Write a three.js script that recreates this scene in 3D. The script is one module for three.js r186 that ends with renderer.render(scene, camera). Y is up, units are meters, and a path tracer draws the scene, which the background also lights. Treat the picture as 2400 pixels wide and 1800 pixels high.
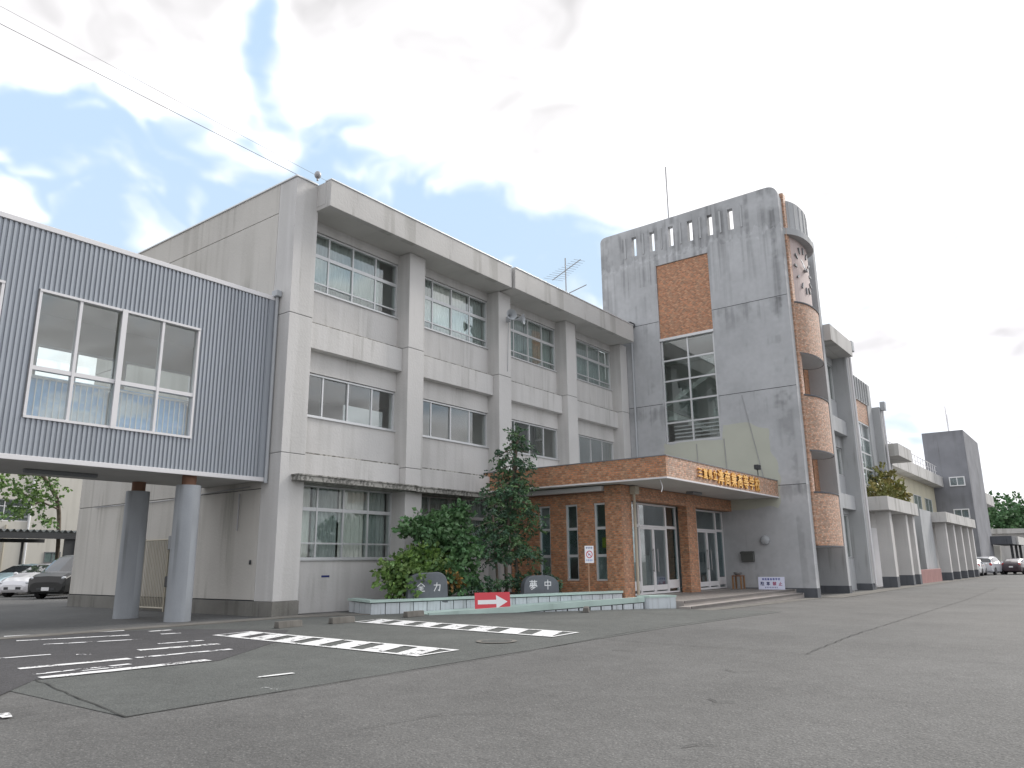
import * as THREE from 'three';
import { RoundedBoxGeometry } from 'three/addons/geometries/RoundedBoxGeometry.js';
import { mergeGeometries } from 'three/addons/utils/BufferGeometryUtils.js';

// ------------------------------------------------------------------ camera, sky, sun, exposure
const DEG = Math.PI / 180;
const scene = new THREE.Scene();
const camera = new THREE.PerspectiveCamera(53.854, 4 / 3, 0.1, 2000);
{
  const yaw = 37.199 * DEG, pit = 13.2768 * DEG, rol = -0.64723 * DEG;
  const f = new THREE.Vector3(Math.cos(pit) * Math.cos(yaw), Math.sin(pit), -Math.cos(pit) * Math.sin(yaw));
  const r0 = new THREE.Vector3().crossVectors(f, new THREE.Vector3(0, 1, 0)).normalize();
  const u0 = new THREE.Vector3().crossVectors(r0, f);
  const r = r0.clone().multiplyScalar(Math.cos(rol)).addScaledVector(u0, Math.sin(rol));
  const u = u0.clone().multiplyScalar(Math.cos(rol)).addScaledVector(r0, -Math.sin(rol));
  camera.position.set(0, 1.28, 0);
  camera.quaternion.setFromRotationMatrix(new THREE.Matrix4().makeBasis(r, u, f.clone().negate()));
}
const renderer = new THREE.WebGLRenderer();
renderer.toneMapping = THREE.LinearToneMapping;
renderer.toneMappingExposure = 1.88;
renderer.shadowMap.enabled = true;

const SUN_AZ = -16 * DEG, SUN_EL = 36 * DEG;           // azimuth measured from +x towards -z
const sunDir = new THREE.Vector3(Math.cos(SUN_EL) * Math.cos(SUN_AZ), Math.sin(SUN_EL), -Math.cos(SUN_EL) * Math.sin(SUN_AZ));
const sun = new THREE.DirectionalLight(new THREE.Color(1, 0.95, 0.88), 1.5);
sun.position.copy(sunDir).multiplyScalar(150);
sun.castShadow = true;
sun.shadow.radius = 28;
sun.shadow.mapSize.set(2048, 2048);
Object.assign(sun.shadow.camera, { left: -90, right: 90, top: 60, bottom: -60, near: 10, far: 320 });
scene.add(sun, sun.target);

// ------------------------------------------------------------------ noise helpers
let seed = 12345;
const srand = (s) => { seed = s >>> 0; };
const rnd = () => { seed = (seed + 0x6d2b79f5) | 0; let t = Math.imul(seed ^ (seed >>> 15), 1 | seed); t = (t + Math.imul(t ^ (t >>> 7), 61 | t)) ^ t; return ((t ^ (t >>> 14)) >>> 0) / 4294967296; };
const rr = (a, b) => a + (b - a) * rnd();
const hash2 = (x, y, s) => { let h = (x * 374761393 + y * 668265263 + s * 974634541) | 0; h = Math.imul(h ^ (h >>> 13), 1274126177); h ^= h >>> 16; return (h >>> 0) / 4294967296; };
const smooth = (a, b, x) => { const t = Math.min(1, Math.max(0, (x - a) / (b - a))); return t * t * (3 - 2 * t); };
const lerp = (a, b, t) => a + (b - a) * t;
const RT = new Float32Array(65536); for (let i = 0; i < 65536; i++) RT[i] = hash2(i, i >> 7, 99);
function vn(x, y, px, py, s) {           // value noise, periodic px by py
  const xi = Math.floor(x), yi = Math.floor(y), fx = x - xi, fy = y - yi;
  const u = fx * fx * (3 - 2 * fx), v = fy * fy * (3 - 2 * fy), o = s * 7919;
  const x0 = xi % px, x1 = (xi + 1) % px, y0 = (yi % py) * 269 + o, y1 = ((yi + 1) % py) * 269 + o;
  const a = RT[(x0 + y0) & 65535], b = RT[(x1 + y0) & 65535], c = RT[(x0 + y1) & 65535], d = RT[(x1 + y1) & 65535];
  const p = a + (b - a) * u, q = c + (d - c) * u;
  return p + (q - p) * v;
}
function fbm(u, v, fx, fy, oct, s) {     // u, v in 0..1; periodic
  let a = 0.5, t = 0, n = 0;
  for (let i = 0; i < oct; i++) { t += a * vn(u * fx, v * fy, fx, fy, s + i * 17); n += a; a *= 0.5; fx *= 2; fy *= 2; }
  return t / n;
}
function fbmFree(x, y, oct, s) { let a = 0.5, t = 0, n = 0; for (let i = 0; i < oct; i++) { t += a * vn(x, y, 4096, 4096, s + i * 31); n += a; a *= 0.5; x *= 2.03; y *= 2.03; } return t / n; }

// ------------------------------------------------------------------ sky (computed, float equirectangular)
{
  const W = 2048, H = 1024, data = new Float32Array(W * H * 4);
  // clear gaps between the clouds: [azimuth, elevation, radius az, radius el, strength]
  const gaps = [[67, 27.5, 8, 3.4, 1], [73, 27, 6, 4, 1], [60, 24.5, 10, 4.5, 0.9], [51.5, 29.5, 4.5, 3.2, 0.95], [56.8, 38, 1.7, 5.5, 1.05], [56, 32, 2.2, 3, 0.8], [58, 31.5, 2.2, 2.2, 0.7], [46, 25.5, 6, 3, 0.85], [40, 22.5, 8, 3.6, 0.6], [68, 20, 12, 4, 0.8], [85, 26, 9, 6, 0.9], [100, 40, 14, 9, 0.8], [30, 20, 6, 3, 0.3]];
  const puffs = [[66.8, 26.6, 2.8, 1.5, 0.85], [72.5, 23, 3.2, 1.3, 0.85], [61, 25.2, 1.1, 2.2, 0.55], [50.2, 29.6, 1.6, 0.8, 0.55], [63, 22, 4, 1.2, 0.5], [43, 23, 4, 0.8, 0.4]];
  for (let j = 0; j < H; j++) {
    const el = (j + 0.5) / H * 180 - 90, e = el * DEG;
    for (let i = 0; i < W; i++) {
      const a = ((i + 0.5) / W - 0.5) * 2 * Math.PI, az = -a / DEG, k = (j * W + i) * 4;
      let r, g, b;
      if (el < -1) { r = 0.42; g = 0.42; b = 0.42; } else {
        const dx = Math.cos(e) * Math.cos(a), dy = Math.max(0, Math.sin(e)), dz = Math.cos(e) * Math.sin(a);
        const q = 1 / (dy + 0.16), x = dx * q * 2.2 + 40, y = dz * q * 2.2 + 40;
        const w1 = fbmFree(x * 1.6 + 5, y * 1.6 + 9, 4, 71) - 0.5, w2 = fbmFree(x * 1.6 + 19, y * 1.6 + 2, 4, 83) - 0.5, X = x + w1 * 0.9, Y = y + w2 * 0.9;
        const n = fbmFree(X, Y, 7, 5), n2 = fbmFree(X * 3.1 + 9, Y * 3.1, 6, 91);
        const nb = fbmFree(X * 4.3 + 3, Y * 4.3, 5, 37);
        let cover = 0.88 + (n - 0.5) * 1.7 + (n2 - 0.5) * 0.95;     // mostly cloud
        const za = az + w1 * 7 + (n2 - 0.5) * 5, ze = el + w2 * 5 + (nb - 0.5) * 4;      // ragged outlines
        let gap = 0;
        for (const [ga, ge, ra, re, s] of gaps) { let da = za - ga; if (da > 180) da -= 360; if (da < -180) da += 360; const d = (da / ra) ** 2 + ((ze - ge) / re) ** 2; if (d < 8) gap = Math.max(gap, s * Math.exp(-d * 0.7)); }
        let puff = 0;
        for (const [ga, ge, ra, re, s] of puffs) { const d = ((za - ga) / ra) ** 2 + ((ze - ge) / re) ** 2; if (d < 8) puff = Math.max(puff, s * Math.exp(-d * 0.8)); }
        cover = cover - gap * 1.15 + puff * 0.8;
        const c = smooth(0.10, 1.02, cover + (fbmFree(X * 11.3, Y * 11.3 + 5, 4, 171) - 0.5) * 0.34);
        const d = dx * sunDir.x + dy * sunDir.y + dz * sunDir.z, glow = Math.max(0, d);
        const hz = Math.exp(-Math.max(0, el) / 14);
        const br = lerp(0.295, 0.47, hz), bg = lerp(0.405, 0.515, hz), bb = lerp(0.53, 0.55, hz);      // air
        const thick = smooth(0.5, 1.3, cover + (nb - 0.5) * 0.9);
        const n3 = fbmFree(X * 9.1 + 7, Y * 9.1 + 3, 4, 151); let cw = 0.86 - 0.34 * thick + (nb - 0.5) * 0.42 + (n3 - 0.5) * 0.12;                   // cloud brightness
        // layered grey stratus low on the sunward side
        const band = smooth(0.20, 0.80, fbmFree(az * 0.07 + 70 + w1 * 0.6, el * 0.32 + 11 + w2 * 1.4, 5, 55)) * Math.exp(-(((el - 11) / 5.5) ** 2)) * Math.exp(-((az / 26) ** 2));
        cw *= 1 - 0.30 * band;
        r = lerp(br, cw * 1.0, c); g = lerp(bg, cw * 0.985, c); b = lerp(bb, cw * (1.0 + 0.06 * band), c);
        const gl = 0.35 * glow ** 14 + 1.2 * glow ** 70;                    // veiled sun behind the cloud
        r += gl * 1.0; g += gl * 0.965; b += gl * 0.92;
      }
      data[k] = r; data[k + 1] = g; data[k + 2] = b; data[k + 3] = 1;
    }
  }
  const t = new THREE.DataTexture(data, W, H, THREE.RGBAFormat, THREE.FloatType);
  t.mapping = THREE.EquirectangularReflectionMapping; t.magFilter = THREE.LinearFilter; t.minFilter = THREE.LinearFilter; t.wrapS = THREE.RepeatWrapping; t.needsUpdate = true;
  scene.background = t; scene.environment = t;
}

// ------------------------------------------------------------------ textures
function dataTex(n, metres, fn, srgb = true, m = n, metresV = metres * m / n) {
  const d = new Uint8Array(n * m * 4);
  for (let j = 0; j < m; j++) for (let i = 0; i < n; i++) {
    const c = fn((i + 0.5) / n, (j + 0.5) / m), k = (j * n + i) * 4;
    if (typeof c === 'number') d[k] = d[k + 1] = d[k + 2] = Math.max(0, Math.min(255, c * 255)); else { d[k] = Math.max(0, Math.min(255, c[0] * 255)); d[k + 1] = Math.max(0, Math.min(255, c[1] * 255)); d[k + 2] = Math.max(0, Math.min(255, c[2] * 255)); }
    d[k + 3] = 255;
  }
  const t = new THREE.DataTexture(d, n, m); t.wrapS = t.wrapT = THREE.RepeatWrapping; t.magFilter = THREE.LinearFilter; t.minFilter = THREE.LinearMipmapLinearFilter; t.generateMipmaps = true;
  if (srgb) t.colorSpace = THREE.SRGBColorSpace;
  t.repeat.set(1 / metres, 1 / metresV); t.needsUpdate = true; return t;
}
const s2 = (l) => l <= 0.0031308 ? 12.92 * l : 1.055 * l ** (1 / 2.4) - 0.055;
// weathered painted concrete: mottle, rain streaks, fine grain. base is linear albedo
function wallTex(base, mottle, streak, grain, sd, metres = 5, n = 768) {
  return dataTex(n, metres, (u, v) => {
    const m = fbm(u, v, 5, 5, 5, sd) - 0.5, s = fbm(u, v, 46, 2, 4, sd + 50), s1 = fbm(u, v, 14, 1, 3, sd + 80), where = smooth(0.42, 0.7, fbm(u, v, 4, 3, 3, sd + 120)), gr = hash2(Math.floor(u * n), Math.floor(v * n), sd) - 0.5;
    const dark = smooth(0.55, 0.82, s) * where * streak + smooth(0.58, 0.8, s1) * streak * 0.45;
    const k = 1 + m * mottle + gr * grain - dark;
    return [s2(base[0] * k), s2(base[1] * k), s2(base[2] * k * (1 - dark * 0.08))];
  });
}
const bumpFine = dataTex(512, 1.2, (u, v) => 0.5 + (fbm(u, v, 24, 24, 5, 7) - 0.5) * 1.2, false);
const M = {};
const std = (o) => new THREE.MeshStandardMaterial(o);
M.wall = std({ map: wallTex([0.59, 0.58, 0.57], 0.14, 0.20, 0.05, 11), roughness: 0.9, bumpMap: bumpFine, bumpScale: 0.004 });
M.endwall = std({ map: wallTex([0.54, 0.52, 0.485], 0.16, 0.26, 0.05, 211, 6), roughness: 0.9, bumpMap: bumpFine, bumpScale: 0.004 });
M.parapet = std({ map: wallTex([0.53, 0.52, 0.505], 0.2, 0.42, 0.06, 311, 4.3), roughness: 0.92, bumpMap: bumpFine, bumpScale: 0.004 });
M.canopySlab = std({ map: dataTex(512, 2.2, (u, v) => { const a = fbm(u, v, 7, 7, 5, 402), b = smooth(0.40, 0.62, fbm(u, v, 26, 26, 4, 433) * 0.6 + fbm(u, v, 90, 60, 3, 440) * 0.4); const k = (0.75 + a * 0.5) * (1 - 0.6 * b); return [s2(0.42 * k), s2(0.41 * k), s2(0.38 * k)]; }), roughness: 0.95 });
M.plinth = std({ map: wallTex([0.19, 0.185, 0.17], 0.5, 0.4, 0.12, 511, 3, 512), roughness: 0.95, bumpMap: bumpFine, bumpScale: 0.006 });
M.darkPlinth = std({ map: wallTex([0.105, 0.112, 0.125], 0.4, 0.3, 0.1, 521, 3, 512), roughness: 0.85 });
M.tower = std({ map: wallTex([0.43, 0.44, 0.45], 0.2, 0.3, 0.05, 611, 5), roughness: 0.88, bumpMap: bumpFine, bumpScale: 0.004 });
M.greyTower = std({ map: wallTex([0.225, 0.23, 0.25], 0.5, 0.3, 0.06, 711, 7), roughness: 0.9 });
M.soffit = std({ map: wallTex([0.54, 0.53, 0.51], 0.2, 0.05, 0.04, 811, 4, 512), roughness: 0.95 });
M.inner = std({ color: new THREE.Color().setRGB(0.5, 0.5, 0.47), roughness: 0.95 });
M.zinc = std({ color: new THREE.Color().setRGB(0.24, 0.25, 0.25), roughness: 0.6, metalness: 0.3 });
M.alu = std({ color: new THREE.Color().setRGB(0.62, 0.63, 0.64), roughness: 0.38, metalness: 0.35 });
M.aluWhite = std({ color: new THREE.Color().setRGB(0.70, 0.69, 0.70), roughness: 0.45, metalness: 0.1 });
M.aluDark = std({ color: new THREE.Color().setRGB(0.20, 0.21, 0.22), roughness: 0.45, metalness: 0.3 });
M.coping = std({ color: new THREE.Color().setRGB(0.66, 0.67, 0.68), roughness: 0.4, metalness: 0.4 });
M.glass = new THREE.MeshPhysicalMaterial({ color: new THREE.Color().setRGB(0.94, 0.97, 0.965), transmission: 1, thickness: 0, roughness: 0.02, ior: 1.85 });
M.glassPlain = new THREE.MeshPhysicalMaterial({ color: new THREE.Color().setRGB(0.95, 0.97, 0.965), transmission: 1, thickness: 0, roughness: 0.02, ior: 1.42 });
M.glassTint = new THREE.MeshPhysicalMaterial({ color: new THREE.Color().setRGB(0.80, 0.87, 0.88), transmission: 1, thickness: 0, roughness: 0.02, ior: 1.85 });
M.glassFrost = new THREE.MeshPhysicalMaterial({ color: new THREE.Color().setRGB(0.72, 0.84, 0.96), transmission: 0.6, thickness: 0, roughness: 0.22, ior: 1.6 });
M.walkInner = std({ color: new THREE.Color().setRGB(0.62, 0.59, 0.54), roughness: 0.9 });
M.curtain = std({ map: dataTex(256, 1.2, (u, v) => { const k = 0.9 + 0.2 * fbm(u, v, 40, 2, 3, 61); return [s2(0.74 * k), s2(0.73 * k), s2(0.69 * k)]; }), roughness: 1 });
M.curtainGrey = std({ map: dataTex(256, 1.2, (u, v) => { const k = 0.85 + 0.3 * fbm(u, v, 40, 2, 3, 66); return [s2(0.38 * k), s2(0.41 * k), s2(0.40 * k)]; }), roughness: 1 });
M.rubber = std({ color: new THREE.Color().setRGB(0.025, 0.025, 0.027), roughness: 0.85 });
M.steel = std({ color: new THREE.Color().setRGB(0.35, 0.35, 0.36), roughness: 0.5, metalness: 0.5 });
M.dark = std({ color: new THREE.Color().setRGB(0.04, 0.042, 0.045), roughness: 0.6 });
M.rust = std({ color: new THREE.Color().setRGB(0.22, 0.12, 0.08), roughness: 0.85 });
M.beigePipe = std({ color: new THREE.Color().setRGB(0.46, 0.42, 0.34), roughness: 0.6 });
M.greyPipe = std({ color: new THREE.Color().setRGB(0.40, 0.42, 0.44), roughness: 0.55 });
// clay tile cladding, about 117 x 62 mm in running bond (a few pixels each here), mottled by firing
function tileTex(base, sd) {
  const n = 1024, metres = 227 * 6 / 1000 * 1.0352;     // 12 tiles across, 22 courses up
  const nx = 12, ny = 22;
  const cell = (u, v) => { const y = v * ny, c = Math.floor(y), x = u * nx + (c % 2) * 0.5, k = Math.floor(x) % nx; return [k, c, x - Math.floor(x), y - c]; };
  const map = dataTex(n, metres, (u, v) => {
    const [k, c, fx, fy] = cell(u, v), j = fx < 0.045 || fx > 0.955 || fy < 0.09 || fy > 0.91;
    const h = hash2(k, c, sd), h2 = hash2(k, c, sd + 3), g = fbm(u, v, 60, 60, 3, sd) - 0.5;
    if (j) { const q = 0.9 + g * 0.5; return [s2(0.33 * q), s2(0.27 * q), s2(0.21 * q)]; }
    const t = 0.62 + h * 0.62 + g * 0.35;
    return [s2(base[0] * t), s2(base[1] * t * (0.86 + h2 * 0.3)), s2(base[2] * t * (0.75 + h2 * 0.5))];
  });
  const bump = dataTex(n, metres, (u, v) => { const [, , fx, fy] = cell(u, v), a = Math.min(fx, 1 - fx) * 117, b = Math.min(fy, 1 - fy) * 60; return smooth(2, 9, Math.min(a, b)) * 0.85 + 0.1 * fbm(u, v, 80, 80, 3, sd); }, false);
  const mv = 0.0625 * ny; map.repeat.set(1 / metres, 1 / mv); bump.repeat.set(1 / metres, 1 / mv);
  return std({ map, bumpMap: bump, bumpScale: 0.006, roughness: 0.55 });
}
M.tile = tileTex([0.50, 0.235, 0.125], 901);
M.tileLit = tileTex([0.54, 0.315, 0.215], 951);  // lighter copy of the tile; brighter light on front faces painted in
// asphalt
const asphaltMap = (base, sd, metres = 5, n = 1024) => dataTex(n, metres, (u, v) => {
  const g = hash2(Math.floor(u * n / 2), Math.floor(v * n / 2), sd), g2 = hash2(Math.floor(u * n), Math.floor(v * n), sd + 9), c = fbm(u, v, 5, 5, 5, sd + 20) - 0.5, d = fbm(u, v, 30, 30, 3, sd + 40) - 0.5;
  const k = 1 + (g - 0.5) * 0.55 + (g2 - 0.5) * 0.35 + c * 0.34 + d * 0.25 + (g > 0.965 ? 0.7 : 0);
  return [s2(base[0] * k), s2(base[1] * k), s2(base[2] * k)];
});
const asphaltBump = dataTex(1024, 2.5, (u, v) => 0.5 + (fbm(u, v, 120, 120, 3, 71) - 0.5) * 1.3, false);
M.asphalt = std({ map: asphaltMap([0.105, 0.104, 0.102], 31), bumpMap: asphaltBump, bumpScale: 0.006, roughness: 0.86, vertexColors: true });
M.asphaltGreen = std({ map: asphaltMap([0.092, 0.097, 0.092], 32, 4.4), bumpMap: asphaltBump, bumpScale: 0.006, roughness: 0.88 });
M.asphaltDark = std({ map: asphaltMap([0.062, 0.060, 0.063], 33, 4.1), bumpMap: asphaltBump, bumpScale: 0.006, roughness: 0.85 });
M.crack = std({ color: new THREE.Color().setRGB(0.05, 0.05, 0.048), roughness: 1 });
const wear = dataTex(512, 2.0, (u, v) => smooth(0.28, 0.38, fbm(u, v, 14, 14, 5, 222) * 0.7 + fbm(u, v, 60, 60, 3, 230) * 0.3), false);
M.paint = std({ color: new THREE.Color().setRGB(0.72, 0.72, 0.72), roughness: 0.75, alphaMap: wear, transparent: true });
const wearHard = dataTex(512, 1.6, (u, v) => smooth(0.43, 0.50, fbm(u, v, 10, 10, 5, 242) * 0.75 + fbm(u, v, 60, 60, 3, 260) * 0.25), false);
M.paintWorn = std({ color: new THREE.Color().setRGB(0.70, 0.70, 0.71), roughness: 0.75, alphaMap: wearHard, transparent: true });
M.paintLine = std({ color: new THREE.Color().setRGB(0.72, 0.72, 0.72), roughness: 0.75, alphaMap: dataTex(512, 1.7, (u, v) => smooth(0.37, 0.45, fbm(u, v, 9, 14, 5, 282) * 0.65 + fbm(u, v, 60, 60, 3, 290) * 0.35), false), transparent: true });
M.mint = std({ map: wallTex([0.46, 0.575, 0.53], 0.35, 0.2, 0.08, 1011, 2.4, 512), roughness: 0.8 });
M.whiteTile = std({ map: wallTex([0.56, 0.60, 0.63], 0.25, 0.3, 0.05, 1021, 1.5, 512), roughness: 0.35 });
M.joint = std({ color: new THREE.Color().setRGB(0.07, 0.075, 0.08), roughness: 1 });
M.soil = std({ map: wallTex([0.07, 0.06, 0.045], 0.8, 0.1, 0.4, 1031, 1.5, 512), roughness: 1 });
M.stone = std({ map: wallTex([0.13, 0.142, 0.16], 0.3, 0.1, 0.2, 1041, 1.0, 512), roughness: 0.6 });
M.porchTile = std({ map: wallTex([0.33, 0.30, 0.28], 0.25, 0.0, 0.1, 1051, 2, 512), roughness: 0.6 });
M.porchDark = std({ map: wallTex([0.12, 0.11, 0.105], 0.25, 0.0, 0.1, 1061, 2, 512), roughness: 0.6 });
M.kerb = std({ map: wallTex([0.165, 0.155, 0.14], 0.5, 0.2, 0.15, 1071, 1.2, 512), roughness: 0.95 });
M.gold = std({ color: new THREE.Color().setRGB(0.86, 0.50, 0.13), roughness: 0.32, metalness: 0.75 });
M.white = std({ color: new THREE.Color().setRGB(0.78, 0.78, 0.79), roughness: 0.5 });
M.red = std({ color: new THREE.Color().setRGB(0.62, 0.055, 0.075), roughness: 0.5 });
M.corr = std({ map: wallTex([0.36, 0.385, 0.42], 0.12, 0.16, 0.03, 1081, 6), roughness: 0.42, metalness: 0.35 });
M.colPaint = std({ map: wallTex([0.34, 0.36, 0.385], 0.55, 0.4, 0.06, 1091, 2.5, 512), roughness: 0.7 });
M.bark = std({ map: wallTex([0.14, 0.115, 0.09], 0.6, 0.5, 0.2, 1101, 0.8, 256), roughness: 1 });

// ------------------------------------------------------------------ geometry helpers (all in world metres)
function uvm(g) {                                  // planar texture coordinates in metres by facing
  if (g.index) g = g.toNonIndexed();
  const p = g.attributes.position, n = g.attributes.normal, uv = new Float32Array(p.count * 2);
  const A = new THREE.Vector3(), B = new THREE.Vector3(), C = new THREE.Vector3();
  for (let i = 0; i < p.count; i += 3) {
    A.fromBufferAttribute(p, i); B.fromBufferAttribute(p, i + 1); C.fromBufferAttribute(p, i + 2);
    const N = B.clone().sub(A).cross(C.clone().sub(A)), ax = Math.abs(N.x), ay = Math.abs(N.y), az = Math.abs(N.z);
    [A, B, C].forEach((q, k) => {
      const o = (i + k) * 2;
      if (ay > ax && ay > az) { uv[o] = q.x; uv[o + 1] = q.z; } else if (ax > az) { uv[o] = q.z; uv[o + 1] = q.y; } else { uv[o] = q.x; uv[o + 1] = q.y; }
    });
  }
  g.setAttribute('uv', new THREE.BufferAttribute(uv, 2));
  for (const k of Object.keys(g.attributes)) if (!['position', 'normal', 'uv', 'color'].includes(k)) g.deleteAttribute(k);
  return g;
}
function bx(x0, x1, y0, y1, z0, z1, r = 0) {
  if (x0 > x1) [x0, x1] = [x1, x0]; if (y0 > y1) [y0, y1] = [y1, y0]; if (z0 > z1) [z0, z1] = [z1, z0];
  const w = x1 - x0, h = y1 - y0, d = z1 - z0;
  const g = r ? new RoundedBoxGeometry(w, h, d, 1, Math.min(r, w / 2.2, h / 2.2, d / 2.2)) : new THREE.BoxGeometry(w, h, d);
  g.translate((x0 + x1) / 2, (y0 + y1) / 2, (z0 + z1) / 2);
  return uvm(g);
}
const mg = (list) => list.length === 1 ? list[0] : mergeGeometries(list);
function cyl(x, z, y0, y1, r0, r1 = r0, seg = 20) { const g = new THREE.CylinderGeometry(r1, r0, y1 - y0, seg); g.translate(x, (y0 + y1) / 2, z); return tidy(g); }
function tidy(g) { if (g.index) g = g.toNonIndexed(); for (const k of Object.keys(g.attributes)) if (!['position', 'normal', 'uv', 'color'].includes(k)) g.deleteAttribute(k); return g; }
function rod(a, b, r, seg = 8) {
  const A = new THREE.Vector3(...a), B = new THREE.Vector3(...b), d = B.clone().sub(A), g = new THREE.CylinderGeometry(r, r, d.length(), seg);
  g.applyQuaternion(new THREE.Quaternion().setFromUnitVectors(new THREE.Vector3(0, 1, 0), d.clone().normalize())); g.translate(...A.add(B).multiplyScalar(0.5).toArray()); return tidy(g);
}
function tube(pts, r, seg = 24, rad = 6) { return tidy(new THREE.TubeGeometry(new THREE.CatmullRomCurve3(pts.map((p) => new THREE.Vector3(...p))), seg, r, rad)); }
// prism: outline [[x,z]...] between heights y0, y1 (numbers or per-vertex arrays)
function prism(pts, y0, y1) {
  const n = pts.length, pos = [], Y0 = (i) => Array.isArray(y0) ? y0[i] : y0, Y1 = (i) => Array.isArray(y1) ? y1[i] : y1;
  const tri = THREE.ShapeUtils.triangulateShape(pts.map((p) => new THREE.Vector2(p[0], p[1])), []);
  let area = 0; for (let i = 0; i < n; i++) { const a = pts[i], b = pts[(i + 1) % n]; area += a[0] * b[1] - b[0] * a[1]; }
  const top = (i) => [pts[i][0], Y1(i), pts[i][1]], bot = (i) => [pts[i][0], Y0(i), pts[i][1]];
  const up = (a, b, c) => ((pts[b][0] - pts[a][0]) * (pts[c][1] - pts[a][1]) - (pts[c][0] - pts[a][0]) * (pts[b][1] - pts[a][1])) < 0;
  for (const [a, b, c] of tri) { const [p, q, r] = up(a, b, c) ? [a, b, c] : [a, c, b]; pos.push(...top(p), ...top(q), ...top(r), ...bot(p), ...bot(r), ...bot(q)); }
  for (let i = 0; i < n; i++) { const j = (i + 1) % n; const [a, b] = area > 0 ? [j, i] : [i, j]; pos.push(...bot(a), ...bot(b), ...top(b), ...bot(a), ...top(b), ...top(a)); }
  const g = new THREE.BufferGeometry(); g.setAttribute('position', new THREE.Float32BufferAttribute(pos, 3)); g.computeVertexNormals();
  return uvm(g);
}
// shape in (z, y) given thickness along x; uv0 = [z0, y0, w, h] for a map made for this wall
function slabX(shape, x0, x1, curve = 10, uv0) {
  let g = new THREE.ExtrudeGeometry(shape, { depth: x1 - x0, bevelEnabled: false, curveSegments: curve });
  if (g.index) g = g.toNonIndexed();
  const p = g.attributes.position, q = new Float32Array(p.count * 3);
  for (let i = 0; i < p.count; i += 3) [0, 2, 1].forEach((k, m) => { q[(i + m) * 3] = x0 + p.getZ(i + k); q[(i + m) * 3 + 1] = p.getY(i + k); q[(i + m) * 3 + 2] = p.getX(i + k); });
  g = new THREE.BufferGeometry(); g.setAttribute('position', new THREE.BufferAttribute(q, 3)); g.computeVertexNormals(); g = uvm(g);
  if (uv0) { const uv = g.attributes.uv; for (let i = 0; i < uv.count; i++) uv.setXY(i, (q[i * 3 + 2] - uv0[0]) / uv0[2], (q[i * 3 + 1] - uv0[1]) / uv0[3]); }
  return g;
}
// ------------------------------------------------------------------ scene graph helpers
const used = {};
const numbered = (n) => { const k = used[n] || 0; used[n] = k + 1; return k ? `${n}_${String(k).padStart(3, '0')}` : n; };
function thing(name, label, category, base = [0, 0, 0], group) {
  const o = new THREE.Group(); o.name = numbered(name); o.position.set(...base); o.userData = { label, category }; if (group) o.userData.group = group; scene.add(o); return o;
}
function root(o) { while (o.parent && o.parent !== scene) o = o.parent; return o; }
function part(parent, name, geo, mat, label) {     // geometry in world metres; moved into the thing's own frame
  if (Array.isArray(geo)) geo = mg(geo);
  const b = root(parent).position; geo.translate(-b.x, -b.y, -b.z);
  const m = new THREE.Mesh(geo, mat); m.name = name; m.castShadow = m.receiveShadow = true; if (label) m.userData.label = label; parent.add(m); return m;
}
function struct(name, geo, mat) { if (Array.isArray(geo)) geo = mg(geo); const m = new THREE.Mesh(geo, mat); m.name = numbered(name); m.castShadow = m.receiveShadow = true; m.userData.kind = 'structure'; scene.add(m); return m; }
function single(name, geo, mat, label, category, group) { if (Array.isArray(geo)) geo = mg(geo); const m = new THREE.Mesh(geo, mat); m.name = numbered(name); m.castShadow = m.receiveShadow = true; m.userData = { label, category }; if (group) m.userData.group = group; scene.add(m); return m; }

// windows: axis 'z' faces +z (u = x), axis 'x' faces -x (u = z). cells split at us and ys.
function windowUnit(parent, axis, u0, u1, y0, y1, at, us = [], ys = [], o = {}) {
  const fw = o.fw ?? 0.05, mw = o.mw ?? 0.05, d = o.d ?? 0.09, mat = o.mat ?? M.alu, glass = o.glass ?? M.glass;
  const B = (a, b, c, e, d0, d1) => axis === 'z' ? bx(a, b, c, e, at - d1, at + d0) : bx(at - d0, at + d1, c, e, a, b);
  const list = [B(u0, u1, y0, y0 + fw, d / 2 + 0.012, d / 2), B(u0, u1, y1 - fw, y1, d / 2 + 0.012, d / 2), B(u0, u0 + fw, y0 + fw, y1 - fw, d / 2, d / 2), B(u1 - fw, u1, y0 + fw, y1 - fw, d / 2, d / 2)];
  const ysF = ys.map((y) => Array.isArray(y) ? y : [y, mw]);
  for (const u of us) list.push(B(u - mw / 2, u + mw / 2, y0 + fw, y1 - fw, d / 2 - 0.006, d / 2 - 0.006));
  const ue = [u0 + fw, ...us, u1 - fw], ye = [[y0 + fw, 0], ...ysF, [y1 - fw, 0]];
  for (const [y, w] of ysF) for (let i = 0; i < ue.length - 1; i++) list.push(B(ue[i] + (i ? mw / 2 : 0), ue[i + 1] - (i < ue.length - 2 ? mw / 2 : 0), y - w / 2, y + w / 2, d / 2 - 0.014, d / 2 - 0.014));
  const win = part(parent, o.name ?? 'window', list, mat, o.label);
  for (let i = 0; i < ue.length - 1; i++) for (let j = 0; j < ye.length - 1; j++) {
    const a = ue[i] + (i ? mw / 2 : 0), b = ue[i + 1] - (i < ue.length - 2 ? mw / 2 : 0), c = ye[j][0] + ye[j][1] / 2, e = ye[j + 1][0] - ye[j + 1][1] / 2;
    const off = (i % 2 ? -0.012 : 0.012) * (o.flat ? 0 : 1);
    if (o.open && o.open(i, j)) continue;
    part(win, 'pane', B(a, b, c, e, 0.003 + off, 0.003 - off), typeof glass === 'function' ? glass(i, j) : glass);
  }
  return win;
}
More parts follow.
